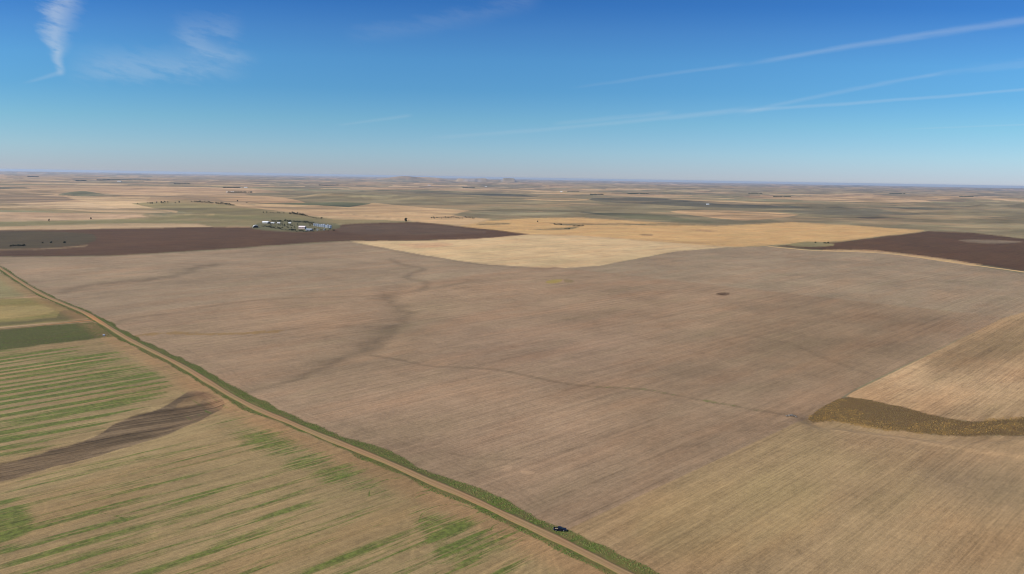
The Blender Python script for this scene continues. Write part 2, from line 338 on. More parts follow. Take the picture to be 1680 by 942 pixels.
for a, pts in ((.66, [(-80, 600), (0, 572), (100, 562), (185, 558), (180, 575), (80, 590), (-80, 612)]), (.85, [(30, 600), (90, 590), (165, 588), (175, 605), (120, 612), (40, 612)]),
               (.85, [(225, 605), (260, 612), (275, 645), (255, 648), (230, 625)]), (.78, [(235, 660), (300, 640), (270, 665), (225, 678)]),
               (.70, [(345, 675), (420, 690), (520, 735), (640, 785), (680, 815), (640, 825), (580, 812), (500, 790), (420, 748), (350, 705)]), (.9, [(440, 738), (500, 755), (580, 785), (570, 800), (500, 780)]),
               (.70, [(640, 800), (700, 835), (760, 848), (880, 868), (870, 890), (810, 900), (770, 950), (700, 930), (700, 890), (660, 850)]), (.6, [(640, 810), (690, 825), (700, 850), (650, 835)]),
               (.72, [(-80, 820), (60, 800), (75, 860), (20, 920), (-80, 960)]), (.7, [(-80, 690), (130, 700), (110, 735), (-80, 770)]), (.75, [(330, 690), (380, 695), (370, 710), (330, 700)])):
    veg_hi(pts, a)
stm = blur(mask([(-80, 560), (170, 565), (260, 600), (300, 640), (240, 670), (140, 715), (-80, 770)], 1, 1), 7)
stri[:] = np.maximum(stri, stm * 1.); veg[:] = np.maximum(veg, stm * .64)
st2 = blur(mask([(-80, 780), (150, 750), (330, 690), (640, 820), (900, 900), (900, 1010), (-80, 1010)], 1, 1), 14)
stri[:] = np.maximum(stri, st2 * .55); veg[:] = np.maximum(veg, st2 * .43)
bs = mask([(-80, 770), (90, 745), (200, 690), (315, 640), (375, 660), (352, 682), (200, 740), (100, 768), (-80, 822)], 2, .6)
veg[:] *= 1 - bs; stri[:] *= 1 - bs
soi = bs * (.8 + .8 * fbm(U / 60, W / 5, 171, 4))
tint *= (1 - bs[..., None]) + bs[..., None] * (.2 + 1.6 * fbm(U / 55, W / 7, 173, 4))[..., None]
# --- swales, drainage lines, wheel tracks
line(dark, [(633, 483), (647, 500), (673, 517), (650, 537), (617, 560), (593, 577)], 11, .85, wob=1., var=.4)
line(dark, [(593, 577), (567, 585), (537, 600), (497, 617), (453, 633), (400, 645)], 5, .75, wob=.6, var=.4)
line(dark, [(640, 425), (660, 436), (704, 440), (668, 450), (668, 458), (702, 462), (695, 476), (633, 484)], 8, .8, wob=.4)
line(dark, [(607, 583), (667, 592), (707, 602), (753, 602), (820, 607), (857, 614), (913, 628), (978, 636), (1047, 637), (1108, 649), (1210, 667), (1303, 684)], 3.2, 1., wob=.5)
line(veg, [(960, 635), (1047, 637), (1108, 649), (1160, 657), (1210, 667), (1260, 676)], 4.5, .46, wob=.6)
line(dry, [(1130, 657), (1210, 677), (1270, 685)], 3, .35, wob=.6)
line(dark, [(192, 532), (200, 525), (225, 520), (275, 515), (420, 490), (620, 486), (680, 480), (787, 458)], 5, .6, wob=.4, var=.5)
line(gold, [(225, 551), (287, 545), (340, 548), (420, 547), (463, 543)], 8, 1., wob=.7, var=.5)
line(dark, [(463, 542), (503, 538), (607, 535)], 7, .45)
line(dark, [(107, 480), (140, 468), (180, 465), (225, 461), (275, 455), (300, 449), (322, 440), (350, 434)], 15, 1., wob=.6, var=.6)
line(dark, [(1217, 549), (1303, 564), (1346, 586), (1431, 616)], 4, .45)
line(dark, [(240, 645), (420, 640)], .1, .01)
line(dark, [(560, 600 + 95), (640, 720), (720, 740), (820, 760), (960, 735), (1160, 668)], 1.1, .5, wob=.2)
line(dark, [(1290, 683), (1305, 681)], 2.5, 1.)
line(dark, [(1320, 687), (1400, 700), (1530, 716), (1700, 716)], 4, .55, wob=.4)
line(dry, [(1370, 706), (1500, 722), (1580, 738), (1680, 750)], 4, .9, wob=.4)
line(gold, [(1335, 683), (1390, 692), (1450, 701), (1530, 708), (1620, 704), (1700, 695)], 4, .8, wob=.8, var=.4)
line(gold, [(1590, 697), (1640, 690), (1700, 684)], 3.5, .6, wob=.8)
line(dark, [(590, 401), (620, 407), (700, 422), (800, 436), (900, 442)], 6, .6, wob=.3)
line(dark, [(985, 437), (1040, 427), (1110, 413), (1208, 407)], 5, .5, wob=.3)
line(dark, [(385, 334), (440, 340), (540, 348), (620, 356), (690, 364)], 7, .9, wob=.1)
line(dark, [(870, 385), (950, 386.5), (1100, 398.5), (1160, 398), (1200, 403)], 6, .7, wob=.1)
line(dark, [(0, 447), (30, 463), (62, 486), (100, 503), (145, 518)], 3.5, .85, wob=.3)
line(dark, [(-60, 494), (0, 491), (62, 485)], 3, .8, wob=.3)
for a, b in (((909, 870), (1330, 676)), ((930, 872), (1340, 685))):
    line(dark, [a, b], 1.0, .35, 0, .2)
for q in range(4): line(dark, [(640 + q * 10, 760 - q * 14), (900 + q * 20, 700 - q * 18)], .7, .25, 0, .2)
cx = mask([(818, 765), (838, 762), (842, 770), (822, 773)], 1, 2) + mask([(856, 772), (880, 774), (876, 779), (858, 777)], 1, 2)
dry[:] = np.maximum(dry, np.clip(cx, 0, 1) * fbm(X / 4, Y / 4, 12, 2) * 3.2)
paint((150, 132, 82), [(893, 463), (905, 459), (925, 458), (921, 463), (904, 466)], sm=2, rough=.6, v=.1)
paint((118, 104, 72), [(925, 457), (943, 460), (940, 464), (926, 464)], sm=2, rough=.6, mix=.6)
paint((84, 66, 52), [(1174, 482), (1186, 480), (1200, 481.5), (1190, 485), (1178, 484)], sm=1, rough=.5)
# chalky rises and darker hollows inside the near fields
near = sstep(3200, 1500, RR)
bl = fbm(X / 240, Y / 240, 71, 3)
dark[:] = np.maximum(dark, sstep(.56, .8, bl) * .34 * near * (reg > 0)); dry[:] = np.maximum(dry, sstep(.5, .24, bl) * .36 * near * (reg > 0))

# --- roads
ROAD = [(-70, 398), (0, 439), (30, 460), (70, 484), (110, 501), (140, 513), (158, 524), (185, 541), (215, 559), (250, 576), (299, 600), (345, 628), (384, 652), (430, 675), (469, 690), (510, 708), (573, 733), (645, 762), (703, 789), (769, 816), (827, 844), (899, 877), (972, 913), (1040, 948), (1160, 1010)]
SIDE = [(154, 525), (120, 528.5), (60, 535), (0, 540), (-80, 549)]
dR1, tR = polyd(ROAD, 2)
n1 = fbm(X / 26, Y / 26, 101, 3)
rgt = sstep(3.0, 3.6, np.abs(dR1))
s_up = np.sign(dR1)       # which side: decided below
test = P3(700, 740); iy_, ix_ = np.unravel_index(np.argmin((X - test.x) ** 2 + (Y - test.y) ** 2), X.shape)
side = np.sign(dR1[iy_, ix_])
up = dR1 * side; dn = -up
tt_ = tR
wup = 10 * (.55 + .9 * n1) * (.55 + .45 * sstep(.5, .75, tt_))
g_up = (up > 0) * sstep(wup + 1.2, wup - .6, up)
wdn = 6.5 * (.45 + n1)
g_dn = (dn > 0) * sstep(wdn + 1, wdn - .6, dn)
vb = np.clip(g_up + g_dn, 0, 1); gb2 = (dn > 0) * sstep(20, 28, dn) * sstep(48, 34, dn) * sstep(.42, .5, tR) * .0
m3 = vb[..., None] * .9
tint[:] = tint * (1 - m3) + (alb((92, 90, 54)) * (.8 + .4 * n1[..., None])) * m3
veg[:] = veg * (1 - vb) + vb * .58; fur[:] *= 1 - .7 * vb; dark[:] *= 1 - .7 * vb; dry[:] *= 1 - vb; stri[:] *= 1 - vb
hl = (dn > 0) * sstep(3, 8, dn) * sstep(28, 12, dn) * sstep(.3, .4, tt_)        # worn headland strip beside the road
tint[:] = tint * (1 - .45 * hl[..., None]) + alb((158, 120, 92)) * .45 * hl[..., None]
for off_, am_ in ((13, .5), (19, .4), (26, .6), (33, .45), (41, .5)):
    q_ = np.exp(-((dn - off_ - 2 * (n1 - .5)) / 1.3) ** 2) * sstep(.42, .5, tR) * am_ * (.3 + n1)
    veg[:] = np.maximum(veg, q_ * 1.15 * sstep(.98, .8, tR)); dark[:] = np.maximum(dark, np.roll(q_, 2, 0) * .4)
for off_ in (6.5, 11, 15):
    q_ = np.exp(-((up - wup - off_) / 1.0) ** 2) * .4 * sstep(.35, .45, tR) * (.4 + n1); dark[:] = np.maximum(dark, q_)
dS, tS = polyd(SIDE, 1)
gs = sstep(9, 5, np.abs(dS)); tint[:] = tint * (1 - .7 * gs[..., None]) + alb((86, 84, 56)) * .7 * gs[..., None]
# wheel tracks fanning out of the field gate and looping on the headland
gate = (896, 880)
for k_, (a, b) in enumerate([((860, 890), (800, 900)), ((850, 895), (770, 925)), ((862, 900), (800, 940)), ((875, 905), (845, 945)), ((890, 905), (885, 950)), ((905, 910), (925, 950)), ((870, 884), (800, 880)), ((898, 905), (905, 950)), ((855, 905), (780, 950))]):
    line(dry, [gate, a, b], .9, .75, 2, .3)
rnd = random.Random(3)
for k_ in range(26):
    cx0, cy0 = rnd.choice([(760, 865), (700, 840), (790, 880), (650, 820), (30, 860), (60, 840), (200, 860), (500, 800), (730, 900)])
    cx0 += rnd.uniform(-50, 50); cy0 += rnd.uniform(-14, 14); ra = rnd.uniform(10, 34); a0 = rnd.uniform(0, 6.28); sp = rnd.uniform(1.2, 3)
    pts = [(cx0 + ra * 1.7 * math.cos(a0 + sp * q / 6), cy0 + ra * .8 * math.sin(a0 + sp * q / 6)) for q in range(7)]
    line(dry if k_ % 2 else veg, pts, .8, .6 if k_ % 2 else .78, 1, .2)

# ------------------------------------------------------------------ node helpers
class NT:
    def __init__(s, tree): s.t = tree; s.n = tree.nodes; s.l = tree.links
    def node(s, typ, **kw):
        n = s.n.new(typ)
        for k, v in kw.items(): setattr(n, k, v)
        return n
    def put(s, inp, v):
        if hasattr(v, 'is_output') or isinstance(v, bpy.types.NodeSocket): s.l.new(v, inp)
        elif v is not None:
            if isinstance(v, (tuple, list)) and len(v) == 3 and len(inp.default_value) == 4: v = tuple(v) + (1,)
            inp.default_value = v
    def m(s, op, a, b=None, c=None, clamp=False):
        n = s.node('ShaderNodeMath', operation=op, use_clamp=clamp)
        for i, v in enumerate((a, b, c)):
            if v is not None: s.put(n.inputs[i], v)
        return n.outputs[0]
    def vm(s, op, a, b=None):
        n = s.node('ShaderNodeVectorMath', operation=op); s.put(n.inputs[0], a)
        if b is not None: s.put(n.inputs[1], b)
        return n.outputs['Value'] if op in ('DOT_PRODUCT', 'LENGTH') else n.outputs[0]
    def ss(s, x, a, b, lo=0., hi=1.):
        n = s.node('ShaderNodeMapRange', interpolation_type='SMOOTHSTEP'); s.put(n.inputs[0], x)
        s.put(n.inputs[1], a); s.put(n.inputs[2], b); s.put(n.inputs[3], lo); s.put(n.inputs[4], hi); return n.outputs[0]
    def mix(s, f, a, b, typ='MIX'):
        n = s.node('ShaderNodeMix', data_type='RGBA', blend_type=typ); s.put(n.inputs[0], f); s.put(n.inputs[6], a); s.put(n.inputs[7], b); return n.outputs[2]
    def noise(s, vec, scale, detail=3., rough=.55, dim='3D', dist=0.):
        n = s.node('ShaderNodeTexNoise', noise_dimensions=dim); s.put(n.inputs['Vector'], vec)
        n.inputs['Scale'].default_value = scale; n.inputs['Detail'].default_value = detail; n.inputs['Roughness'].default_value = rough
        n.inputs['Distortion'].default_value = dist
        return n.outputs[0]
def T3(a): return tuple(float(q) for q in a)

# ------------------------------------------------------------------ ground material
def ground_material():
    m = bpy.data.materials.new('farmland_soil'); m.use_nodes = True; g = NT(m.node_tree)
    bs = g.n['Principled BSDF']; bs.inputs['Roughness'].default_value = .95; bs.inputs['Specular IOR Level'].default_value = .15
    geo = g.node('ShaderNodeNewGeometry'); pos = geo.outputs['Position']
    rot = g.node('ShaderNodeVectorRotate', rotation_type='Z_AXIS'); g.put(rot.inputs['Vector'], pos); rot.inputs['Angle'].default_value = -(math.pi / 2 - A1)
    p = rot.outputs[0]
    # slow waviness so the furrows are not ruled lines
    wv = g.m('MULTIPLY', g.m('SUBTRACT', g.noise(p, .0022, 0.), .5), 20.)
    cmb = g.node('ShaderNodeCombineXYZ'); g.put(cmb.inputs[1], wv)
    pw = g.vm('ADD', p, cmb.outputs[0])
    at = lambda nme: g.node('ShaderNodeAttribute', attribute_name=nme)
    a1 = at('tint').outputs['Color']
    s1 = g.node('ShaderNodeSeparateColor'); g.put(s1.inputs[0], at('cover').outputs['Color']); vegA, furA, strA = s1.outputs[0], s1.outputs[1], s1.outputs[2]
    s2 = g.node('ShaderNodeSeparateColor'); g.put(s2.inputs[0], at('soil').outputs['Color']); darkA, dryA, goldA = s2.outputs[0], s2.outputs[1], s2.outputs[2]
    broad = g.noise(g.vm('MULTIPLY', pw, (.006, .045, .01)), 1., 5., .62)
    mid = g.noise(g.vm('MULTIPLY', pw, (.022, .22, .01)), 1., 4., .65)
    fine = g.noise(g.vm('MULTIPLY', pw, (.09, .9, .02)), 1., 3., .65)
    blot = g.noise(p, .010, 5., .6); clod = g.noise(p, .35, 4., .7); grit = g.noise(p, 1.6, 3., .7)
    c5 = lambda x, k: g.m('MULTIPLY', g.m('SUBTRACT', x, .5), k)
    drill = g.noise(g.vm('MULTIPLY', pw, (.0045, .62, .01)), 1., 3., .7)
    lin_ = g.ss(g.noise(g.vm('MULTIPLY', pw, (.0016, .17, .01)), 1., 2., .5), .36, .28, 0., -.16)      # single dark wheel lines
    fs = g.m('ADD', g.m('ADD', g.m('ADD', c5(drill, 1.0), lin_), c5(broad, .62)), 0.)
    fs = g.m('ADD', g.m('ADD', fs, c5(mid, .58)), c5(fine, .75))
    fs_old = g.m('ADD', g.m('ADD', c5(broad, .62), c5(mid, .58)), c5(fine, .62))
    # combine swaths: faint regular passes
    sx = g.node('ShaderNodeSeparateXYZ'); g.put(sx.inputs[0], pw)
    sw = g.m('SINE', g.m('MULTIPLY', sx.outputs[1], 2 * math.pi / 11.))
    swa = g.m('MULTIPLY', sw, g.ss(g.noise(g.vm('MULTIPLY', p, (.004, .012, .01)), 1., 2.), .42, .62, 0., .075))
    fs = g.m('ADD', fs, swa)
    val = g.m('ADD', g.m('MULTIPLY', fs, furA), g.m('ADD', c5(blot, .7), g.m('ADD', g.m('ADD', c5(g.noise(p, .06, 5., .7), .42), c5(clod, .62)), c5(grit, .8))))
    val = g.m('ADD', val, 1.)
    vc = g.node('ShaderNodeCombineColor'); [g.put(vc.inputs[i], val) for i in range(3)]
    col = g.mix(1., a1, vc.outputs[0], 'MULTIPLY')
    warm = g.noise(g.vm('MULTIPLY', p, (.006, .02, .01)), 1., 4., .6)
    col = g.mix(g.ss(warm, .45, .68, 0., .36), col, g.mix(1., col, (1.14, .96, .86), 'MULTIPLY'))
    col = g.mix(g.ss(warm, .50, .28, 0., .32), col, g.mix(1., col, (.93, 1.03, .94), 'MULTIPLY'))
    # dry pale stubble / chalk, dark damp hollows
    brk = g.noise(g.vm('MULTIPLY', pw, (.03, .12, .05)), 1., 5., .7)
    dm = g.m('MULTIPLY', darkA, g.ss(brk, .30, .62, .45, 1.)); dm = g.m('MINIMUM', dm, 1.)
    col = g.mix(g.m('MULTIPLY', dm, .62), col, g.mix(1., col, (.42, .44, .44), 'MULTIPLY'))
    ym = g.m('MINIMUM', g.m('MULTIPLY', dryA, g.ss(brk, .30, .60, .4, 1.)), 1.)
    col = g.mix(g.m('MULTIPLY', ym, .55), col, g.mix(1., col, (1.5, 1.46, 1.42), 'MULTIPLY'))
    # golden grass
    gn = g.noise(p, .12, 5., .7)
    gm = g.ss(g.m('ADD', g.m('MULTIPLY', goldA, .8), c5(gn, 1.9)), .28, .72)
    gm = g.m('MULTIPLY', gm, g.ss(goldA, .05, .3))
    col = g.mix(g.m('MULTIPLY', gm, .62), col, g.mix(gn, T3(alb((92, 76, 44))), T3(alb((168, 132, 82)))))
    # green regrowth: thicker in the swaths the header left behind
    sp = g.m('SINE', g.m('MULTIPLY', g.m('ADD', sx.outputs[1], c5(g.noise(g.vm('MULTIPLY', p, (.003, .03, .01)), 1., 3.), 22.)), 2 * math.pi / 14.5))
    sp = g.m('MULTIPLY', sp, g.ss(g.noise(g.vm('MULTIPLY', p, (.008, .022, .01)), 1., 3.), .34, .62, .1, 1.5))
    rag = g.noise(g.vm('MULTIPLY', pw, (.022, .42, .05)), 1., 6., .75)
    rag2 = g.noise(g.vm('MULTIPLY', pw, (.006, .045, .01)), 1., 4., .6)
    gv = g.m('ADD', vegA, g.m('ADD', c5(rag, 1.9), g.m('ADD', c5(rag2, 1.4), g.m('MULTIPLY', g.m('MULTIPLY', sp, strA), .34))))
    grm = g.ss(gv, .42, .82)
    grc = g.mix(g.ss(clod, .3, .7), T3(alb((50, 76, 24))), T3(alb((90, 118, 48))))
    grc = g.mix(g.ss(rag2, .3, .7), grc, g.mix(1., grc, (1.25, 1.05, 1.1), 'MULTIPLY'))
    col = g.mix(g.m('MULTIPLY', grm, .78), col, grc)
    g.put(bs.inputs['Base Color'], col)
    bp = g.node('ShaderNodeBump'); bp.inputs['Strength'].default_value = .55; bp.inputs['Distance'].default_value = .35
    hh = g.m('ADD', g.m('MULTIPLY', fine, .8), g.m('ADD', g.m('MULTIPLY', clod, .8), g.m('MULTIPLY', grm, .6)))
    g.put(bp.inputs['Height'], hh); g.put(bs.inputs['Normal'], bp.outputs[0])
    return m
GM = ground_material()

def tag(o, label, cat=None, group=None, kind=None):
    o['label'] = label
    if cat: o['category'] = cat
    if group: o['group'] = group
    if kind: o['kind'] = kind
    return o

# ------------------------------------------------------------------ ground meshes, one per field
V = np.stack([X, Y, Z], -1).reshape(-1, 3).astype(np.float32)
ii, jj = np.meshgrid(np.arange(nr - 1), np.arange(nc - 1), indexing='ij')
jn = jj + 1
FQ = np.stack([ii * nc + jj, ii * nc + jn, (ii + 1) * nc + jn, (ii + 1) * nc + jj], -1).reshape(-1, 4)
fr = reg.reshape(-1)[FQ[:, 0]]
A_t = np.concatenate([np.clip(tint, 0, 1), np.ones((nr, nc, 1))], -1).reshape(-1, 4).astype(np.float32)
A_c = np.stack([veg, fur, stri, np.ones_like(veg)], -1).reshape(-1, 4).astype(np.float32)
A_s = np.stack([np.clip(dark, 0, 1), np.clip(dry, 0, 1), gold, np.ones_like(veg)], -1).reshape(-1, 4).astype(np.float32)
ground_mat_cat = {'ground': 'ground', 'pasture': 'pasture', 'prairie': 'prairie', 'farmyard': 'farmyard'}
for k_, nm in enumerate(regnames):
    f = FQ[fr == k_]
    if len(f) == 0: continue
    vs, inv = np.unique(f.reshape(-1), return_inverse=True)
    me = bpy.data.meshes.new(nm); me.vertices.add(len(vs)); me.vertices.foreach_set('co', V[vs].reshape(-1))
    me.loops.add(len(inv)); me.loops.foreach_set('vertex_index', inv.astype(np.int32)[..., None].reshape(-1))
    n = len(f); me.polygons.add(n); me.polygons.foreach_set('loop_start', np.arange(0, n * 4, 4, dtype=np.int32))
    me.update(calc_edges=True); me.flip_normals()
    me.shade_smooth()
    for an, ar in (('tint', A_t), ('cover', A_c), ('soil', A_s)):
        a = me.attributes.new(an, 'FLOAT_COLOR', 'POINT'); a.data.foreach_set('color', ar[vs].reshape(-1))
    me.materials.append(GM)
    o = bpy.data.objects.new(nm, me); C.objects.link(o)
    tag(o, reglabels[k_], 'ground' if nm == 'ground' else 'field', kind='structure')

# ------------------------------------------------------------------ simple materials
def mat(name, c, rough=.8, metal=0., var=.15, scale=1., spec=.3, c2=None):
    m = bpy.data.materials.new(name); m.use_nodes = True; g = NT(m.node_tree); b = g.n['Principled BSDF']
    b.inputs['Roughness'].default_value = rough; b.inputs['Metallic'].default_value = metal; b.inputs['Specular IOR Level'].default_value = spec
    co = g.node('ShaderNodeTexCoord').outputs['Object']; n = g.noise(co, scale, 4., .65)
    c = np.array(c); c2 = np.array(c2) if c2 is not None else c * (1 - var)
    g.put(b.inputs['Base Color'], g.mix(g.ss(n, .35, .65), T3(c * (1 + var * .5)), T3(c2)))
    return m
def road_material():
    m = bpy.data.materials.new('scoria_gravel'); m.use_nodes = True; g = NT(m.node_tree); b = g.n['Principled BSDF']
    b.inputs['Roughness'].default_value = .95; b.inputs['Specular IOR Level'].default_value = .1
    pos = g.node('ShaderNodeNewGeometry').outputs['Position']
    uv = g.node('ShaderNodeAttribute', attribute_name='across').outputs['Fac']
    n = g.noise(pos, .03, 4., .6); n2 = g.noise(pos, .6, 4., .7)
    rut = g.m('ABSOLUTE', g.m('SUBTRACT', g.m('ABSOLUTE', uv), .42))
    base = g.mix(g.ss(n, .35, .65), T3(alb((152, 120, 94))), T3(alb((146, 124, 95))))
    base = g.mix(g.ss(rut, .20, .04, 0., .5), base, T3(alb((176, 146, 118))))
    base = g.mix(g.ss(g.m('ADD', g.m('ABSOLUTE', uv), g.m('MULTIPLY', g.m('SUBTRACT', n2, .5), .5)), .80, 1.02, 0., .85), base, T3(alb((122, 108, 74))))
    base = g.mix(g.ss(n2, .3, .8, 0., .22), base, T3(alb((120, 96, 74))))
    at = g.node('ShaderNodeAttribute', attribute_name='red').outputs['Fac']
    base = g.mix(g.m('MULTIPLY', at, .75), base, T3(alb((182, 128, 88))))
    g.put(b.inputs['Base Color'], base)
    return m
RM = road_material()
def road(name, label, px, width, n=2, red=None, lift=.22, m=None):
    w = world(dens(smooth(px, n), False, 12)); N = len(w)
    tg = np.gradient(w, axis=0); tg /= np.linalg.norm(tg, axis=1)[:, None]; nm = np.stack([tg[:, 1], -tg[:, 0]], -1)
    us = np.array([-1.12, -1, -.6, -.2, .2, .6, 1, 1.12]); zo = np.array([-.5, lift * .6, lift * .9, lift, lift, lift * .9, lift * .6, -.5])
    wid = width / 2 * (1 + .10 * np.sin(np.arange(N) * .61) + .06 * np.sin(np.arange(N) * 1.7))
    vs = []; ac = []; rd = []
    for i in range(N):
        hc = float(height(*w[i]))
        for u, z in zip(us, zo):
            q = w[i] + nm[i] * u * wid[i]; vs.append((q[0], q[1], float(height(q[0], q[1])) + z)); ac.append(u)
            rd.append(0 if red is None else max(0, 1 - np.hypot(*(w[i] - red)) / 60))
    fs = [(i * 8 + j, i * 8 + j + 1, (i + 1) * 8 + j + 1, (i + 1) * 8 + j) for i in range(N - 1) for j in range(7)]
    me = bpy.data.meshes.new(name); me.from_pydata(vs, [], fs); me.shade_smooth()
    for an, v in (('across', ac), ('red', rd)):
        a = me.attributes.new(an, 'FLOAT', 'POINT'); a.data.foreach_set('value', np.array(v, np.float32))
    me.materials.append(m or RM); o = bpy.data.objects.new(name, me); C.objects.link(o); tag(o, label, 'road', kind='structure'); return o
xr = np.array(P3(157, 524))[:2]
road('dirt_road', 'long tan dirt road running from the left edge past the crossroads to the bottom edge', ROAD, 5.6, red=xr)
road('dirt_road', 'narrow dirt side road leaving the crossroads to the left edge', SIDE, 4.4, 1, red=xr, lift=.20)
road('farm_track', 'pale straw coloured farm track along the dark ploughed field at the right', [(1262, 404.5), (1300, 408), (1330, 411), (1445, 414.5), (1500, 421), (1560, 430), (1680, 446), (1780, 461)], 13, 2, lift=.25, m=mat('straw_track', alb((196, 162, 118)), var=.1, scale=.05))

# ------------------------------------------------------------------ bmesh helpers
def bx(bm, x0, x1, y0, y1, z0, z1, mi=0):
    v = [bm.verts.new(p) for p in ((x0, y0, z0), (x1, y0, z0), (x1, y1, z0), (x0, y1, z0), (x0, y0, z1), (x1, y0, z1), (x1, y1, z1), (x0, y1, z1))]
    for f in ((3, 2, 1, 0), (4, 5, 6, 7), (0, 1, 5, 4), (1, 2, 6, 5), (2, 3, 7, 6), (3, 0, 4, 7)): bm.faces.new([v[i] for i in f]).material_index = mi
def prism(bm, prof, a0, a1, axis='y', mi=0):
    """profile in (x,z), extruded along y"""
    A = [bm.verts.new((p[0], a0, p[1])) for p in prof]; B = [bm.verts.new((p[0], a1, p[1])) for p in prof]; n = len(prof)
    bm.faces.new(A).material_index = mi; bm.faces.new(B[::-1]).material_index = mi
    for i in range(n): bm.faces.new((A[i], B[i], B[(i + 1) % n], A[(i + 1) % n])).material_index = mi
def cyl(bm, c, r, r2, z0, z1, n=16, cap=True):
    A = [bm.verts.new((c[0] + r * math.cos(2 * math.pi * i / n), c[1] + r * math.sin(2 * math.pi * i / n), z0)) for i in range(n)]
    B = [bm.verts.new((c[0] + r2 * math.cos(2 * math.pi * i / n), c[1] + r2 * math.sin(2 * math.pi * i / n), z1)) for i in range(n)]
    for i in range(n): bm.faces.new((A[i], A[(i + 1) % n], B[(i + 1) % n], B[i]))
    if cap: bm.faces.new(B); bm.faces.new(A[::-1])
def ob(name, bm, m, parent=None, bevel=0, sm=False):
    bmesh.ops.recalc_face_normals(bm, faces=bm.faces)
    if bevel: bmesh.ops.bevel(bm, geom=list(bm.edges), offset=bevel, segments=2, affect='EDGES', clamp_overlap=True)
    me = bpy.data.meshes.new(name); bm.to_mesh(me); bm.free(); me.materials.append(m)
    if sm: me.shade_smooth()
    o = bpy.data.objects.new(name, me); C.objects.link(o)
    if parent: o.parent = parent
    return o
def empty(name, loc, rz=0):
    o = bpy.data.objects.new(name, None); C.objects.link(o); o.location = loc; o.rotation_euler = (0, 0, rz); return o
def dup(o, parent=None):
    c = o.copy(); C.objects.link(c); c.parent = parent
    for ch in list(o.children): dup(ch, c)
    return c
def NB(): return bmesh.new()

# ------------------------------------------------------------------ trees
leafm = [mat('leaf_dark', (.055, .062, .028), .9, var=.3, scale=.5, c2=(.03, .038, .018)), mat('leaf_autumn', (.12, .095, .035), .9, var=.3, scale=.5, c2=(.06, .055, .022)),
         mat('leaf_grey', (.13, .125, .085), .9, var=.3, scale=.5, c2=(.075, .075, .05)), mat('leaf_ochre', (.16, .12, .045), .9, var=.3, scale=.5, c2=(.10, .07, .03))]
barkm = mat('bark', (.10, .075, .055), .9, scale=3)
def tree_proto(name, seed, h, w, lm, clumps=60, low=.18):
    rd = random.Random(seed); t = empty(name, (0, 0, -500))
    bm = NB()
    cyl(bm, (0, 0), h * .035, h * .018, -.4, h * .55, 7)
    for k in range(6):
        a = rd.uniform(0, 6.28); z0 = h * rd.uniform(.2, .45); d = Vector((math.cos(a) * w * .35, math.sin(a) * w * .35, h * rd.uniform(.2, .4)))
        b0 = Vector((0, 0, z0)); b1 = b0 + d; s = d.cross(Vector((0, 0, 1))).normalized() * h * .012; u = s.cross(d).normalized() * h * .012
        A = [bm.verts.new(b0 + q) for q in (s, u, -s, -u)]; tip = bm.verts.new(b1)
        for i in range(4): bm.faces.new((A[i], A[(i + 1) % 4], tip))
    ob('trunk', bm, barkm, t)
    bm = NB()
    cs = []
    for k in range(7):
        a = rd.uniform(0, 6.28); rr_ = rd.uniform(.0, .32) * w; cs.append((Vector((math.cos(a) * rr_, math.sin(a) * rr_, h * rd.uniform(low + .18, .82))), rd.uniform(.16, .27) * w))
    for k in range(clumps * 6):
        c, rad = rd.choice(cs)
        d = Vector((rd.gauss(0, 1), rd.gauss(0, 1), rd.gauss(0, 1))).normalized() * rad * rd.uniform(.55, 1.1)
        d.z *= h * .5 / (w * .5) * .62
        p = c + d
        if p.z < h * low: p.z = h * low + rd.random() * h * .1
        if p.z > h: p.z = h * rd.uniform(.9, 1)
        s = w * rd.uniform(.035, .085)
        ax = Vector((rd.gauss(0, 1), rd.gauss(0, 1), rd.gauss(0, 1))).normalized(); q = ax.orthogonal().normalized(); r2 = ax.cross(q)
        f = [bm.verts.new(p + q * s * math.cos(j * 1.2566 + .2) * rd.uniform(.7, 1.2) + r2 * s * math.sin(j * 1.2566) * rd.uniform(.7, 1.2) + ax * s * rd.uniform(-.25, .25)) for j in range(5)]
        bm.faces.new(f)
    ob('crown', bm, lm, t)
    return t
def blobs(): pass
protos = {}
for key, (nm, sd, h, w, lm, cl, lw) in {'oak': ('broadleaf_tree', 1, 12, 11, 1, 110, .12), 'round': ('broadleaf_tree', 2, 10, 8.5, 0, 80, .1), 'tall': ('broadleaf_tree', 3, 12, 7, 0, 80, .1),
        'ash': ('broadleaf_tree', 4, 9, 8, 0, 80, .1), 'grey': ('bare_tree', 5, 8, 7, 2, 60, .15), 'bush': ('shrub', 6, 3.6, 6, 0, 60, .02), 'ochre': ('broadleaf_tree', 8, 8, 7, 3, 70, .1)}.items():
    protos[key] = tree_proto(nm, sd, h, w, leafm[lm], cl, lw)
used = set()
def place(key, px, py, s, label, cat, group=None):
    p = P3(px, py); o = protos[key]
    if key in used: o = dup(o)
    else: used.add(key)
    o.location = p; o.rotation_euler = (0, 0, random.uniform(0, 6.28)); o.scale = (s, s, s * random.uniform(.85, 1.15))
    for q in ('group',):
        if q in o: del o[q]
    return tag(o, label, cat, group)
place('oak', 666, 364.5, 1.5, 'large lone tree with rounded olive crown at the top edge of the dark ploughed field', 'tree')
rA = [(905, 299), (970, 295), (985, 296), (1000, 297), (1030, 295), (1060, 293), (1070, 293), (1082, 293), (1102, 292), (1150, 294), (1175, 290), (1260, 285)]
for x, y in rA: place(random.choice(['round', 'ash', 'tall']), x / 4, 260 + y / 4 + .8, random.uniform(.8, 1.25), 'dark tree of the loosely spaced left part of the row along the pasture hill', 'tree', 'spaced trees along the left half of the hill row')
t = np.linspace(0, 1, 36)
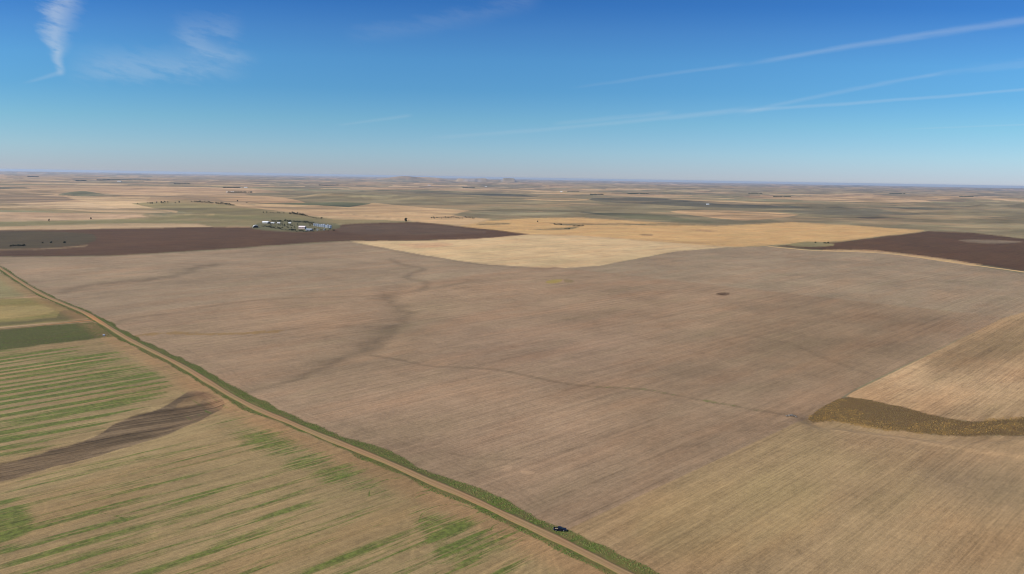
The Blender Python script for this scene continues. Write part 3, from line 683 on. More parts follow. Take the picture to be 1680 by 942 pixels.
for k_ in t:
    x = 1280 + 255 * k_; y = 285 + 23 * k_ ** 1.3
    if .46 < k_ < .52: continue
    place(random.choice(['round', 'ash', 'tall']), x / 4 + random.uniform(-.4, .4), 260 + y / 4 + 1 + random.uniform(-.2, .2), random.uniform(.7, 1.3), 'dark tree of the dense right part of the row along the pasture hill', 'tree', 'dense trees along the right half of the hill row')
place('round', 389.5, 331, 1.15, 'single dark tree in the tan field just right above the end of the hill row', 'tree')
place('bush', 405, 333, 1.3, 'small dark shrub in the tan field, right of the single tree above the hill row', 'shrub')
place('tall', 81, 364, .95, 'left one of two lone trees on the pale field above the dark ploughed land', 'tree')
place('ash', 149, 360.5, .9, 'right one of two lone trees on the pale field above the dark ploughed land', 'tree')
for x in (18, 22, 26, 30, 34, 37, 40): place('bush', x, 404 + random.uniform(-1, .6), random.uniform(.8, 1.35), 'dark shrub of the clump in the dark field at the left edge', 'shrub', 'shrub clump in the dark field')
place('bush', 70, 399, .8, 'leftmost of three dark shrubs scattered in the dark field', 'shrub')
place('bush', 84, 399, 1.15, 'middle one of three dark shrubs scattered in the dark field', 'shrub')
place('bush', 106.5, 399, 1.3, 'rightmost of three dark shrubs scattered in the dark field', 'shrub')
for x, y in [(432, 350), (438, 350), (444, 350), (448, 350), (456, 350), (459, 350.4), (465.7, 351)]: place(random.choice(['grey', 'ash']), x, y, random.uniform(.6, 1.), 'scattered small tree left of the dense belt behind the farm', 'tree', 'scattered trees left of the belt behind the farm')
for k_ in np.linspace(0, 1, 30):
    place(random.choice(['round', 'ash', 'tall']), 474 + 28 * k_ + random.uniform(-.5, .5), 351 + 4 * k_ ** 1.5 + random.uniform(-.4, .4), random.uniform(.6, .95), 'dark tree of the dense belt behind the farm', 'tree', 'dense tree belt behind the farm')
for x, y in [(504, 355.5), (506.5, 356.3), (509, 357.2), (512, 358), (514, 358.4), (517, 358.8), (520, 359), (523, 359), (527, 359.6), (528, 359.4)]: place('grey' if x < 525 else 'round', x, y, random.uniform(.6, .95), 'low greyish tree trailing off right of the dense belt behind the farm', 'tree', 'low trees right of the belt behind the farm')
# farm shelter trees: back row, front row and the yard
for k_ in np.linspace(0, 1, 34):
    place(random.choice(['round', 'ash', 'tall']), 446 + 68 * k_, 364.2 + 3.2 * k_ ** 2 + random.uniform(-.3, .3), random.uniform(.55, .85), 'dark tree in the back shelter row of the farm', 'tree', 'back shelter row of the farm')
for k_ in np.linspace(0, 1, 38):
    place(random.choice(['round', 'ash', 'grey', 'bush']), 430 + 84 * k_, 372.5 + 8 * math.sin(k_ * 1.75) ** 1.2 + random.uniform(-.4, .4), random.uniform(.5, .8), 'dark tree in the front shelter row of the farm', 'tree', 'front shelter row of the farm')
for k_ in range(46):
    x = random.uniform(440, 492); y = random.uniform(367, 376)
    place(random.choice(['grey', 'grey', 'ash', 'bush']), x, y, random.uniform(.45, .75), 'greyish tree inside the farmyard between the shelter rows', 'tree', 'trees inside the farmyard')
for x, y in [(506, 366.5), (508.5, 367.5), (511, 368.5), (513, 370), (509, 371)]: place('ochre', x, y, random.uniform(.6, .9), 'ochre autumn tree beside the grain bins', 'tree', 'ochre trees beside the grain bins')
for k_ in range(15): place(random.choice(['round', 'bush']), random.uniform(512, 551), random.uniform(377, 379.5), random.uniform(.35, .6), 'small dark tree in front of the grain bins', 'tree', 'small trees in front of the grain bins')
for k_ in range(30):
    x = 708 + 70 * (k_ + random.random()) / 30
    place(random.choice(['grey', 'ash', 'round', 'grey']), x, 358.4 + random.uniform(-1, 1.2), random.uniform(.5, .95), 'greyish tree of the straggling grove behind the dark field in the centre', 'tree', 'straggling grove in the centre')
for k_ in range(9): place('bush', 909 + k_ * 1.5, 368.5 + random.uniform(-.4, .4), random.uniform(.8, 1.2), 'dark shrub of the clump in the golden field, left of the pair', 'shrub', 'left shrub clump in the golden field')
for k_ in range(9): place('bush', 940 + k_ * 2.2, 371.2 - k_ * .12, random.uniform(.6, 1.), 'dark shrub of the string in the golden field', 'shrub', 'string of shrubs in the golden field')
for k_ in range(5): place('bush', 927 + k_ * 1.8, 375.8, random.uniform(.6, .9), 'low shrub below the string in the golden field', 'shrub', 'low shrubs in the golden field')
place('ash', 882, 365, .8, 'small lone tree in the golden field', 'tree')
place('bush', 1338, 398.5, .9, 'lone shrub on the grassy patch at the tip of the right dark field', 'shrub')
for x in (1352, 1354.5, 1357, 1359): place('bush', x, 399.4, random.uniform(.8, 1.1), 'dark shrub of the clump at the tip of the right dark field', 'shrub', 'shrub clump at the tip of the right dark field')
place('tall', 1132, 319.5, 1.5, 'lone dark tree far off on the plain right of centre', 'tree')
place('round', 927, 315.2, 1.5, 'dark tree next to the distant white house in the centre', 'tree')

# distant woods and shelterbelts that read as one mass
def wood(px0, px1, py, hgt, label, depth=30):
    a = P3(px0, py); b = P3(px1, py); L = (b - a).length; bm = NB(); n = int(max(60, min(900, L / 3.5))); rd = random.Random(int(px0))
    d = (b - a).normalized(); nn = Vector((-d.y, d.x, 0))
    for k in range(n):
        p = a + d * L * rd.random() + nn * rd.uniform(-.5, .5) * depth; p.z = float(height(p.x, p.y)); h = hgt * rd.uniform(.5, 1.1); w = hgt * rd.uniform(.35, .7)
        ring = []
        for zz, ww in ((-1, .5), (.25 * h, 1.), (.65 * h, .8)):
            ring.append([bm.verts.new(p + Vector((math.cos(j * 1.2566 + k) * w * ww * rd.uniform(.8, 1.2), math.sin(j * 1.2566 + k) * w * ww * rd.uniform(.8, 1.2), zz))) for j in range(5)])
        top = bm.verts.new(p + Vector((0, 0, h)))
        for r0, r1 in zip(ring, ring[1:]):
            for j in range(5): bm.faces.new((r0[j], r0[(j + 1) % 5], r1[(j + 1) % 5], r1[j]))
        for j in range(5): bm.faces.new((ring[-1][j], ring[-1][(j + 1) % 5], top))
    tag(ob('woodland', bm, leafm[0]), label, 'woodland', kind='stuff')
for x0, x1, y, h, l in ((160, 247, 296, 16, 'long dark shelterbelt far off at the left near the horizon'), (124, 142, 297, 14, 'short dark wood far off at the left near the horizon'), (46, 62, 290, 16, 'small wood near the horizon, furthest left'),
                     (286, 312, 302, 12, 'short dark shelterbelt far off, left of the two distant white farms'), (366, 394, 308.3, 11, 'thin tree belt left of the upper distant white farm'), (374, 413, 316, 11, 'tree belt around the lower distant white farm'),
                     (760, 778, 308.5, 14, 'short dark belt far off in the centre'), (524, 556, 304, 14, 'dark belt far off left of the centre'), (968, 988, 319.5, 10, 'low dark belt right of the distant white house in the centre'), (930, 950, 315.2, 10, 'thin belt beside the distant white house in the centre'),
                     (1030, 1064, 318.5, 11, 'dark belt near the small white house right of centre'), (1268, 1296, 323, 11, 'dark belt far off right of centre'), (1460, 1485, 318, 14, 'dark belt far off at the right'), (1575, 1596, 323, 12, 'short dark belt far off at the right edge'),
                     (1228, 1250, 318, 13, 'short dark belt far off, right of the lone plain tree')):
    wood(x0, x1, y, h, l)

# ------------------------------------------------------------------ buildings
white = mat('white_metal_siding', (.78, .78, .76), .5, var=.06, scale=.4); whiter = mat('white_metal_roof', (.80, .80, .79), .4, var=.05, scale=.3)
galv = mat('galvanised_steel', (.62, .64, .68), .35, .6, var=.1, scale=.6); greyr = mat('grey_metal_roof', (.36, .38, .42), .45, .3, var=.1, scale=.3)
dkop = mat('dark_opening', (.03, .03, .035), .6); glassm = mat('window_glass', (.05, .06, .08), .15); redw = mat('faded_pinkish_siding', (.60, .47, .43), .7, var=.1)
conc = mat('concrete', (.38, .36, .33), .9)
def gable(name, label, px, py, L, Wd, eh, rh, rz, wm=white, rm=whiter, cat='building', door=True):
    p = P3(px, py); t = empty(name, p, rz); hl, hw = L / 2, Wd / 2
    bm = NB(); prism(bm, [(-hw, -.6), (hw, -.6), (hw, eh), (0, eh + rh - .02), (-hw, eh)], -hl, hl); w = ob('wall', bm, wm, t)
    bm = NB(); o_ = .5; k = rh / hw
    for s in (-1, 1):
        prism(bm, [(0, eh + rh + .02), (s * (hw + o_), eh - k * o_ + .02), (s * (hw + o_), eh - k * o_ + .27), (0, eh + rh + .27)], -hl - o_, hl + o_)
    ob('roof', bm, rm, t)
    if door:
        for sgn in (-1, 1):
            bm = NB(); bx(bm, -hw * .45, hw * .45, sgn * hl - .06, sgn * hl + .06, 0, eh * .85); ob('door', bm, dkop if sgn < 0 else greyr, t)
        for s in (-1, 1):
            for j in range(max(2, int(L / 5))):
                yc = -hl + (j + .5) * L / max(2, int(L / 5)); bm = NB(); bx(bm, s * hw - .05, s * hw + .05, yc - .6, yc + .6, eh * .4, eh * .72)
                f_ = ob('window', bm, glassm, t); bm = NB(); bx(bm, s * hw - .09, s * hw + .09, yc - .75, yc + .75, eh * .4 - .2, eh * .4); ob('sill', bm, conc, f_)
    return tag(t, label, cat)
def quonset(name, label, px, py, L, rad, rz):
    t = empty(name, P3(px, py), rz)
    def arc(r, z=0): return [(r * math.cos(math.pi * i / 18), r * .92 * math.sin(math.pi * i / 18) + z) for i in range(19)]
    bm = NB(); outer = arc(rad); inner = arc(rad - .35)
    prism(bm, outer + inner[::-1], -L / 2, L / 2); ob('shell', bm, whiter, t)
    bm = NB(); prism(bm, [(rad - .35, -.5)] + arc(rad - .4) + [(-rad + .35, -.5)], L / 2 - .8, L / 2 - .5); ob('end_wall', bm, white, t)
    bm = NB(); prism(bm, [(rad - .35, -.5)] + arc(rad - .4) + [(-rad + .35, -.5)], -L / 2 + 3.2, -L / 2 + 3.5); ob('end_wall', bm, dkop, t)
    return tag(t, label, 'shed')
quonset('quonset_shed', 'white arched shed with a dark open end at the left tip of the farm', 419.5, 373.4, 16, 8.5, R(22))
quonset('quonset_shed', 'smaller white arched shed with a dark opening right of the long white barn', 441.5, 366.8, 9, 6, R(18))
gable('barn', 'long low white barn at the top left of the farm', 436, 366.2, 20, 11, 4.5, 2, R(80))
gable('shed', 'first small white shed right of the arched sheds at the back of the farm', 447.5, 366.8, 10, 7, 3, 1.4, R(85))
gable('shed', 'middle small white shed at the back of the farm', 457, 366.9, 10, 7, 3, 1.3, R(85))
gable('shed', 'small white shed standing apart at the back of the farm, right of the other sheds', 475.5, 366.8, 8, 6, 2.8, 1.2, R(88))
gable('machine_shed', 'wide white machine shed with pinkish roof in the front of the farm', 496.3, 375.4, 20, 13, 6, 2.6, R(82), redw, mat('pinkish_white_roof', (.80, .70, .68), .4, var=.05))
gable('machine_shed', 'low bluish grey roofed shed right of the wide white machine shed', 507.5, 378.6, 18, 12, 4, 2, R(80), greyr, mat('bluish_grey_roof', (.42, .47, .52), .4, .2, var=.1))
def grain_bin():
    t = empty('grain_bin', (0, 0, 0)); r, h = 3.6, 7.5
    bm = NB(); n = 24; rings = []
    for k in range(16):
        z = -.2 + (h + .2) * k / 15; q = r + (.05 if k % 2 else 0)
        rings.append([bm.verts.new((q * math.cos(6.2832 * i / n), q * math.sin(6.2832 * i / n), z)) for i in range(n)])
    for a, b in zip(rings, rings[1:]):
        for i in range(n): bm.faces.new((a[i], a[(i + 1) % n], b[(i + 1) % n], b[i]))
    ob('bin_wall', bm, galv, t, sm=True)
    bm = NB(); cyl(bm, (0, 0), r + .18, .4, h, h + 2.1, 24); ob('roof', bm, galv, t)
    bm = NB(); cyl(bm, (0, 0), .42, .42, h + 2.1, h + 2.5, 10); ob('roof_cap', bm, whiter, t)
    bm = NB(); bx(bm, -.45, .45, -r - .12, -r + .1, .1, 2); ob('door', bm, greyr, t)
    bm = NB()
    for s in (-.25, .25): bx(bm, 1.2 + s - .04, 1.2 + s + .04, -r - .05, -r + .25, .3, h)
    for k in range(14): bx(bm, .95, 1.45, -r - .02, -r + .04, .5 + k * .5, .56 + k * .5)
    ob('ladder', bm, greyr, t)
    return t
gb = grain_bin(); first = True
bins = [(515.5, 370.6, .85), (519, 371.2, .9), (522, 371.9, 1.), (525.2, 372.3, .85), (528.5, 372.6, 1.05), (532, 373.0, 1.15), (535, 373.6, .85), (538, 374.2, 1.2), (542, 374.6, 1.1)]
ordn = ['leftmost', 'second from left', 'third from left', 'fourth from left', 'middle', 'fourth from right', 'third from right', 'second from right', 'rightmost']
for k_, (x, y, s) in enumerate(bins):
    o = gb if k_ == 0 else dup(gb); o.location = P3(x, y); o.rotation_euler = (0, 0, .5); o.scale = (s, s, s)
    tag(o, ordn[k_] + ' of the nine shiny grain bins at the farm', 'grain bin', 'grain bins at the right end of the farm')
for k_, (x, y) in enumerate([(521, 378.2), (532, 377.8)]):
    o = dup(gb); o.location = P3(x, y); o.scale = (.6, .6, .5); tag(o, ('left' if k_ == 0 else 'right') + ' one of two squat grain bins in front of the main bin row', 'grain bin', 'squat grain bins in front')
for nm, lb, x, y, L, eh in (('farmhouse', 'distant pale farm building near the horizon at the left, below the long shelterbelt', 196, 298, 60, 9), ('barn', 'left of two distant white buildings in the upper distant farm', 394, 308.2, 26, 6), ('barn', 'wider right one of two distant white buildings in the upper distant farm', 403.3, 308.2, 34, 8),
        ('farmhouse', 'left of two distant white buildings in the lower distant farm', 373.6, 315.8, 20, 6), ('farmhouse', 'right of two distant white buildings in the lower distant farm', 381, 315.8, 26, 7), ('barn', 'long white building on the far plain in the centre', 704, 304.4, 60, 9),
        ('farmhouse', 'distant white house on the plain beside a dark tree in the centre', 921, 315.2, 24, 8), ('farmhouse', 'lone white house on the dark band of prairie right of centre', 1161, 336, 19, 6), ('farmhouse', 'tiny white house amid a dark belt right of centre', 1049, 318.4, 18, 6), ('farmhouse', 'tiny pale building far off in the centre below the flat topped buttes', 797, 306.5, 40, 8)):
    gable(nm, lb, x, y, L, L * .4, eh * .6, eh * .45, R(90))

# white utility box in the crossroads grass
bt = empty('utility_box', P3(170.5, 551.3), R(20)); bm = NB(); bx(bm, -.9, .9, -.6, .6, -.2, 1.5); ob('cabinet', bm, white, bt, .05)
bm = NB(); prism(bm, [(-1., 1.505), (1., 1.505), (1., 1.6), (0, 1.8), (-1., 1.6)], -.7, .7); ob('lid', bm, whiter, bt); bm = NB(); bx(bm, -1.1, 1.1, -.8, .8, -.3, .08); ob('base', bm, conc, bt)
tag(bt, 'small white utility box in the dark grass just below the crossroads', 'utility box')
# rock heap at the edge of the draw
rockm = mat('field_stone', (.14, .12, .10), .95, var=.4, scale=1.5)
for k_, (x, y, s) in enumerate([(1291, 683, 1.0), (1295, 682.4, 1.3), (1299, 682.2, 1.5), (1303, 682.8, 1.1), (1306, 684, .9)]):
    bm = NB(); bmesh.ops.create_icosphere(bm, subdivisions=2, radius=s)
    for v in bm.verts: v.co *= random.uniform(.75, 1.15); v.co.z *= .6
    o = ob('boulder', bm, rockm); o.location = P3(x, y) + Vector((0, 0, s * .2)); tag(o, 'dark boulder in the short string at the lower end of the drainage line', 'boulder', 'boulders by the draw')

def tufts(name, label, sel, n, h0, mats, seed, cat):
    rs = np.random.RandomState(seed); ci = np.stack(np.where(sel), -1); ar = (CA * CR)[sel]; ci = ci[rs.choice(len(ci), n, p=ar / ar.sum())]
    a = az[ci[:, 1]] + (rs.rand(n) - .5) * np.abs(dA)[ci[:, 1]]; r = rr[ci[:, 0]] + (rs.rand(n) - .5) * np.abs(dR)[ci[:, 0]]
    x = r * np.sin(a); y = r * np.cos(a); z = height(x, y); vs = np.zeros((n, 6, 3)); hh = h0 * rs.uniform(.5, 1.5, n); ww = hh * rs.uniform(.9, 2.2, n)
    for j in range(5):
        t = j * 1.2566 + rs.rand(n) * .8; vs[:, j] = np.stack([x + ww * np.cos(t), y + ww * np.sin(t), z - .08 + 0 * t], -1)
    vs[:, 5] = np.stack([x + (rs.rand(n) - .5) * ww * .8, y + (rs.rand(n) - .5) * ww * .8, z + hh], -1)
    b = np.arange(n)[:, None] * 6; fs = np.concatenate([b + np.array([[j, (j + 1) % 5, 5]]) for j in range(5)])
    me = bpy.data.meshes.new(name); me.from_pydata(vs.reshape(-1, 3).tolist(), [], fs.tolist())
    for m in mats: me.materials.append(m)
    mi = np.tile(rs.randint(0, len(mats), n), 5); me.polygons.foreach_set('material_index', mi.astype(np.int32))
    o = bpy.data.objects.new(name, me); C.objects.link(o); tag(o, label, cat, kind='stuff')
gm_ = [mat('grass_green', alb((98, 112, 58)), .9), mat('grass_olive', alb((116, 112, 68)), .9), mat('grass_dark', alb((92, 98, 54)), .9)]
gd_ = [mat('grass_brown', alb((108, 88, 60)), .9), mat('grass_straw', alb((108, 92, 60)), .9), mat('grass_dull', alb((98, 80, 56)), .9), mat('grass_umber', alb((98, 80, 54)), .9)]
infr = (np.abs(AZ) < .7)
kdraw = regnames.index('grassy_draw')
tufts('roadside_grass', 'rough green grass growing along both verges of the dirt road', (vb > .5) & (np.abs(dR1) > 4.6) & (RR < 1500) & infr, 15000, .26, gm_, 1, 'grass')
tufts('tall_grass', 'rough brown and straw coloured grass filling the draw at the right', (reg == kdraw) & infr & (RR < 1500), 15000, .26, gd_, 2, 'grass')
gg_ = [mat('grass_gold', alb((142, 114, 68)), .9), mat('grass_ochre', alb((124, 100, 60)), .9)]
tufts('golden_grass', 'golden grass along the lower rim of the draw at the right', (gold > .45) & (reg != 0) & (X > 0) & infr & (RR < 1500), 1500, .32, gg_, 4, 'grass')
tufts('meadow_grass', 'dark green rough grass below the crossroads', (reg == regnames.index('grassland')) & infr & (RR < 1800), 7000, .3, gm_[::2] + gm_[1:2], 3, 'grass')

# ------------------------------------------------------------------ pickup truck (length along x, facing +x)
paintm = mat('black_blue_car_paint', (.012, .014, .028), .22, .2, var=.1, scale=.5, spec=.5); tyre = mat('tyre_rubber', (.02, .02, .02), .85)
rimm = mat('wheel_rim', (.45, .45, .46), .3, .8); bedm = mat('dusty_bed_floor', (.30, .24, .17), .9, var=.25, scale=2); lampm = mat('headlamp_lens', (.7, .72, .75), .15); redl = mat('tail_lamp_lens', (.35, .02, .02), .3); chrome = mat('chrome', (.6, .6, .62), .2, .9)
wheelc = [(1.95, 1), (1.95, -1), (-1.65, 1), (-1.65, -1)]
tk = empty('pickup_truck', P3(918.5, 870.5), R(-7))
bm = NB()
arch = lambda cx: [(cx + .52 * math.cos(math.pi * i / 8), .42 + .52 * math.sin(math.pi * i / 8)) for i in range(9)]
low = [(2.95, .45)] + arch(1.95)[0:] + arch(-1.65) + [(-2.9, .5)]
top = [(-2.9, 1.18), (-.95, 1.18), (-.95, 1.2), (1.15, 1.2), (2.7, 1.12), (2.93, .98)]
# side skins with wheel arches, then floor, bonnet and nose between
for s in (-1, 1): prism(bm, low + top, s * .98, s * .86)
bx(bm, 1.1, 2.9, -.86, .86, .95, 1.13); bx(bm, 2.72, 2.96, -.86, .86, .42, 1.0); bx(bm, -.95, 1.1, -.86, .86, .45, 1.18); bx(bm, 1.1, 2.72, -.6, .6, .5, .95)
ob('body', bm, paintm, tk, .03)
bm = NB()
def frust(bm, x0, x1, y, z0, X0, X1, Y, z1):
    v = [bm.verts.new(p) for p in ((x0, -y, z0), (x1, -y, z0), (x1, y, z0), (x0, y, z0), (X0, -Y, z1), (X1, -Y, z1), (X1, Y, z1), (X0, Y, z1))]
    for f in ((3, 2, 1, 0), (4, 5, 6, 7), (0, 1, 5, 4), (1, 2, 6, 5), (2, 3, 7, 6), (3, 0, 4, 7)): bm.faces.new([v[i] for i in f])
frust(bm, -.95, 1.25, .93, 1.18, -.82, .55, .72, 1.84); ob('cab', bm, paintm, tk, .05)
gl = mat('tinted_glass', (.02, .025, .03), .08, spec=.6)
bm = NB(); v = [bm.verts.new(p) for p in ((1.235, -.82, 1.24), (1.235, .82, 1.24), (.63, .66, 1.80), (.63, -.66, 1.80))]; bm.faces.new(v); bmesh.ops.solidify(bm, geom=bm.faces[:], thickness=-.02); ob('windscreen', bm, gl, tk)
for s in (-1, 1):
    for a, b in ((-.78, -.02), (.06, .78)):
        bm = NB(); sy = lambda z: s * (.945 - (z - 1.18) * .318 + .012)
        v = [bm.verts.new(p) for p in ((a, sy(1.26), 1.26), (b + (.2 if a > 0 else 0), sy(1.26), 1.26), (b - (.15 if a > 0 else 0), sy(1.72), 1.72), (a + (.06 if a < -.5 else 0), sy(1.72), 1.72))]; bm.faces.new(v); bmesh.ops.solidify(bm, geom=bm.faces[:], thickness=.015)
        ob('side_window', bm, gl, tk)
bm = NB(); bx(bm, -.93, -.87, -.66, .66, 1.3, 1.68); ob('rear_window', bm, gl, tk)
bm = NB(); bx(bm, -2.84, -.96, -.85, .85, .62, .68); ob('bed_floor', bm, bedm, tk)
bm = NB(); bx(bm, -2.95, -2.85, -.86, .86, .6, 1.17); tg_ = ob('tailgate', bm, paintm, tk, .02); bm = NB(); bx(bm, -2.98, -2.945, -.15, .15, 1.0, 1.07); ob('handle', bm, chrome, tg_)
bm = NB(); bx(bm, -3.12, -2.96, -.92, .92, .42, .6); ob('rear_bumper', bm, chrome, tk, .03); bm = NB(); bx(bm, 2.97, 3.12, -.95, .95, .4, .62); ob('front_bumper', bm, chrome, tk, .03)
bm = NB(); bx(bm, 2.962, 3.0, -.55, .55, .66, .95); ob('grille', bm, tyre, tk)
for s in (-1, 1):
    bm = NB(); bx(bm, 2.962, 3.01, s * .74 - .15, s * .74 + .15, .72, .94); ob('headlight', bm, lampm, tk)
    bm = NB(); bx(bm, -2.99, -2.953, s * .87 - .07, s * .87 + .07, .75, 1.12); ob('tail_light', bm, redl, tk)
    bm = NB(); bx(bm, .95, 1.12, s * 1.02 - .02 if s > 0 else -1.2, 1.2 if s > 0 else -1.0, 1.22, 1.42); ob('wing_mirror', bm, paintm, tk, .02)
    bm = NB(); bx(bm, -.8, .95, min(s * .985, s * 1.1), max(s * .985, s * 1.1), .4, .46); ob('running_board', bm, tyre, tk)
for x, s in wheelc:
    w_ = empty('wheel', (x, s * .84, .42)); w_.parent = tk
    bm = NB(); bmesh.ops.create_cone(bm, cap_ends=True, segments=24, radius1=.42, radius2=.42, depth=.27, matrix=Matrix.Rotation(R(90), 4, 'X')); ob('tyre', bm, tyre, w_, .03)
    bm = NB(); bmesh.ops.create_cone(bm, cap_ends=True, segments=16, radius1=.25, radius2=.22, depth=.04, matrix=Matrix.Translation((0, s * .15, 0)) @ Matrix.Rotation(R(90), 4, 'X')); ob('rim', bm, rimm, w_)
tag(tk, 'dark pickup truck with open dusty bed parked on the grass beside the dirt road', 'pickup truck')

# ------------------------------------------------------------------ haze
HZ = mat_h = bpy.data.materials.new('haze_air'); mat_h.use_nodes = True; g = NT(mat_h.node_tree); g.n.clear()
out = g.node('ShaderNodeOutputMaterial'); pv = g.node('ShaderNodeVolumePrincipled'); pv.inputs['Color'].default_value = (.66, .80, 1, 1); pv.inputs['Density'].default_value = 1.7e-5; pv.inputs['Anisotropy'].default_value = .2
g.l.new(pv.outputs[0], out.inputs['Volume'])
S = 66000
zmin = float(Z.min()) - 1.5; zmax = max(float(Z.max()), H) + 12
bm = NB(); bx(bm, -S, S, -S, S, zmin, zmax); hz = ob('haze', bm, HZ); tag(hz, 'thin pale blue air haze over the whole plain', 'haze', kind='stuff')

# ------------------------------------------------------------------ sun and sky
SUN_EL, SUN_AZ = R(40), R(-105)      # azimuth clockwise from straight ahead: sun at the left, slightly behind
sd = Vector((math.sin(SUN_AZ) * math.cos(SUN_EL), math.cos(SUN_AZ) * math.cos(SUN_EL), math.sin(SUN_EL)))
ld = bpy.data.lights.new('sun', 'SUN'); ld.energy = 4.8; ld.angle = R(.53); ld.color = (1, .95, .87)
lo = bpy.data.objects.new('sun', ld); C.objects.link(lo); lo.rotation_euler = (-sd).to_track_quat('-Z', 'Y').to_euler()
W_ = bpy.data.worlds.new('World'); SC.world = W_; W_.use_nodes = True; g = NT(W_.node_tree)
bg = g.n['Background']; bg.inputs['Strength'].default_value = .12
sky = g.node('ShaderNodeTexSky', sky_type='NISHITA'); sky.sun_disc = False; sky.sun_elevation = SUN_EL; sky.sun_rotation = SUN_AZ
sky.altitude = 900; sky.air_density = 1.0; sky.dust_density = .35; sky.ozone_density = 2.2
co = g.node('ShaderNodeTexCoord').outputs['Generated']
sep = g.node('ShaderNodeSeparateXYZ'); g.put(sep.inputs[0], co)
yv = g.m('MAXIMUM', sep.outputs[1], .02)
gx = g.m('DIVIDE', sep.outputs[0], yv); gz = g.m('DIVIDE', sep.outputs[2], yv)
cm = g.node('ShaderNodeCombineXYZ'); g.put(cm.inputs[0], gx); g.put(cm.inputs[1], gz); G = cm.outputs[0]
def gdir(px, py):
    d = ray(np.array([px]), np.array([py]))[0]; return Vector((d[0] / d[1], d[2] / d[1], 0))
clouds = None
def addc(v):
    global clouds
    clouds = v if clouds is None else g.m('ADD', clouds, v)
def aligned(ang, sx_, sy_, detail, seed):
    r = g.node('ShaderNodeVectorRotate', rotation_type='Z_AXIS'); g.put(r.inputs['Vector'], G); r.inputs['Angle'].default_value = -ang
    return g.noise(g.vm('ADD', g.vm('MULTIPLY', r.outputs[0], (sx_, sy_, 1.)), (seed, seed * 1.7, 0.)), 1., detail, .65)
NA = aligned(R(7), 9, 75, 4., 0.); NBc = aligned(R(-14), 16, 60, 6., 7.)
def streak(a, b, wa, wb, ia, ib, bow=0., rag=.5, fade=(.12, .12), fibre=1., shear=0.):
    A = gdir(*a); B = gdir(*b); D = B - A; L = D.length; D = D.normalized(); Nn = Vector((-D.y, D.x, 0))
    rel = g.vm('SUBTRACT', G, T3(A)); t = g.m('DIVIDE', g.vm('DOT_PRODUCT', rel, T3(D)), L); s = g.vm('DOT_PRODUCT', rel, T3(Nn))
    if bow: s = g.m('SUBTRACT', s, g.m('MULTIPLY', g.m('MULTIPLY', t, g.m('SUBTRACT', 1., t)), 4 * bow / F))
    n = NBc if fibre < 1 else NA; n2 = n
    w = g.m('ADD', g.m('MULTIPLY', t, (wb - wa) / F), wa / F)
    if fibre >= 1: w = g.m('MULTIPLY', w, .68)
    sj = g.m('ADD', s, g.m('MULTIPLY', g.m('SUBTRACT', n, .5), g.m('MULTIPLY', w, rag * 2.4)))
    q = g.m('DIVIDE', g.m('ABSOLUTE', sj), w)
    i = g.ss(q, 1., .0)
    k_ = .34 if fibre >= 1 else .72
    i = g.m('MULTIPLY', i, g.m('ADD', g.m('MULTIPLY', t, (ib - ia) * k_), ia * k_))
    i = g.m('MULTIPLY', i, g.m('MULTIPLY', g.ss(t, 0., fade[0]), g.ss(t, 1., 1. - fade[1])))
    if fibre < 1: i = g.m('MULTIPLY', i, g.m('MULTIPLY_ADD', n2, 3.6, -1.0, clamp=True))
    addc(g.m('MAXIMUM', i, 0.))
# contrails on the right
streak((1760, 24), (1190, 112), 17, 6, .50, .40, bow=-4, fade=(.02, .2)); streak((1230, 103), (930, 146), 7, 5, .30, .10, rag=.8)
streak((1800, 136), (1190, 184), 6, 6, .42, .42, bow=2, fade=(.02, .1)); streak((1250, 176), (680, 228), 9, 6, .42, .16, bow=4, rag=.6)
streak((1560, 118), (1200, 190), 7, 8, .30, .28, bow=-3, rag=.5); streak((1110, 184), (900, 204), 10, 6, .30, .18, rag=.8)
streak((1760, 92), (1500, 128), 20, 10, .24, .12, rag=1.); streak((1740, 202), (1440, 214), 3.5, 2.5, .32, .18, fade=(.05, .3))
streak((680, 188), (550, 206), 6, 4, .30, .18, rag=.6); streak((900, -10), (560, 60), 22, 18, .09, .06, bow=10, rag=.8, fibre=.9)

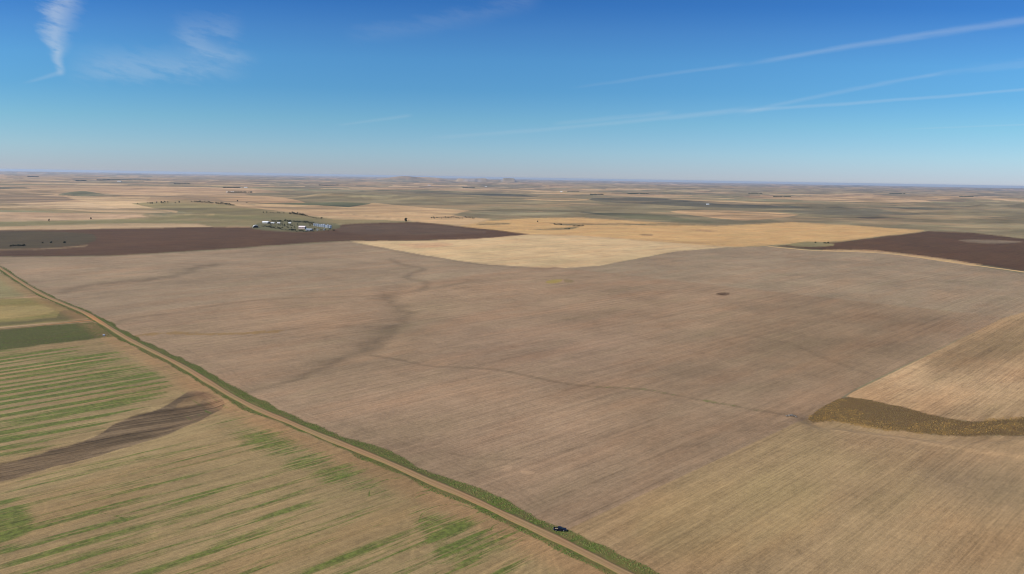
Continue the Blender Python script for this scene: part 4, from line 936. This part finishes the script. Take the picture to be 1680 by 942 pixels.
# cirrus plume, upper left
streak((112, -40), (92, 96), 56, 20, .60, .46, bow=-6, rag=.8, fade=(.01, .15), fibre=.35); streak((90, 70), (102, 128), 17, 9, .44, .40, rag=.6, fade=(.3, .25), fibre=.5)
streak((108, 118), (30, 139), 8, 6, .42, .2, rag=.6, fade=(.15, .4))
# thin veil and ripples, left
streak((90, 108), (430, 104), 42, 30, .26, .20, rag=.7, fade=(.3, .3), fibre=.25); streak((270, 60), (410, 40), 30, 30, .24, .12, rag=1.4, fade=(.3, .3), fibre=.5); streak((300, 72), (440, 100), 24, 10, .26, .1, rag=1.3, fade=(.25, .4), fibre=.6)
cl = g.m('MULTIPLY', g.m('MINIMUM', clouds, .8), g.ss(sep.outputs[1], .1, .3))
rmp = g.node('ShaderNodeValToRGB'); g.put(rmp.inputs[0], g.m('MULTIPLY', g.m('MULTIPLY', sep.outputs[2], 2.5), g.m('MULTIPLY_ADD', g.m('MINIMUM', g.m('MULTIPLY', gx, gx), 1.), .4, 1.)))
E = 2 ** .35
stops = [(.0, (.54, .62, .94)), (.01, (.51, .62, .93)), (.035, (.48, .66, .91)), (.075, (.39, .66, .85)), (.115, (.30, .62, .86)), (.153, (.30, .64, .90)), (.19, (.26, .57, .89)), (.223, (.18, .48, .86)), (.39, (.15, .43, .78))]
for k_, (z_, c_) in enumerate(stops):
    el = rmp.color_ramp.elements[k_] if k_ < 2 else rmp.color_ramp.elements.new(z_ * 2.5)
    el.position = z_ * 2.5; el.color = (c_[0] / E, c_[1] / E, c_[2] / E, 1)
skyc = g.mix(1., sky.outputs[0], rmp.outputs[0], 'MULTIPLY')       # deep polarised autumn blue
final = g.mix(cl, skyc, (4.3, 4.7, 5.1))
g.put(bg.inputs['Color'], final)
vs_ = SC.view_settings; vs_.view_transform = 'Standard'; vs_.look = 'None'; vs_.exposure = .35; vs_.gamma = 1
SC.cycles.pixel_filter_type = 'BLACKMAN_HARRIS'; SC.cycles.filter_width = 1.05
SC.render.resolution_x = 1024; SC.render.resolution_y = 574
for k_ in list(protos):
    if k_ not in used:
        for ch in list(protos[k_].children): bpy.data.objects.remove(ch)
        bpy.data.objects.remove(protos[k_])
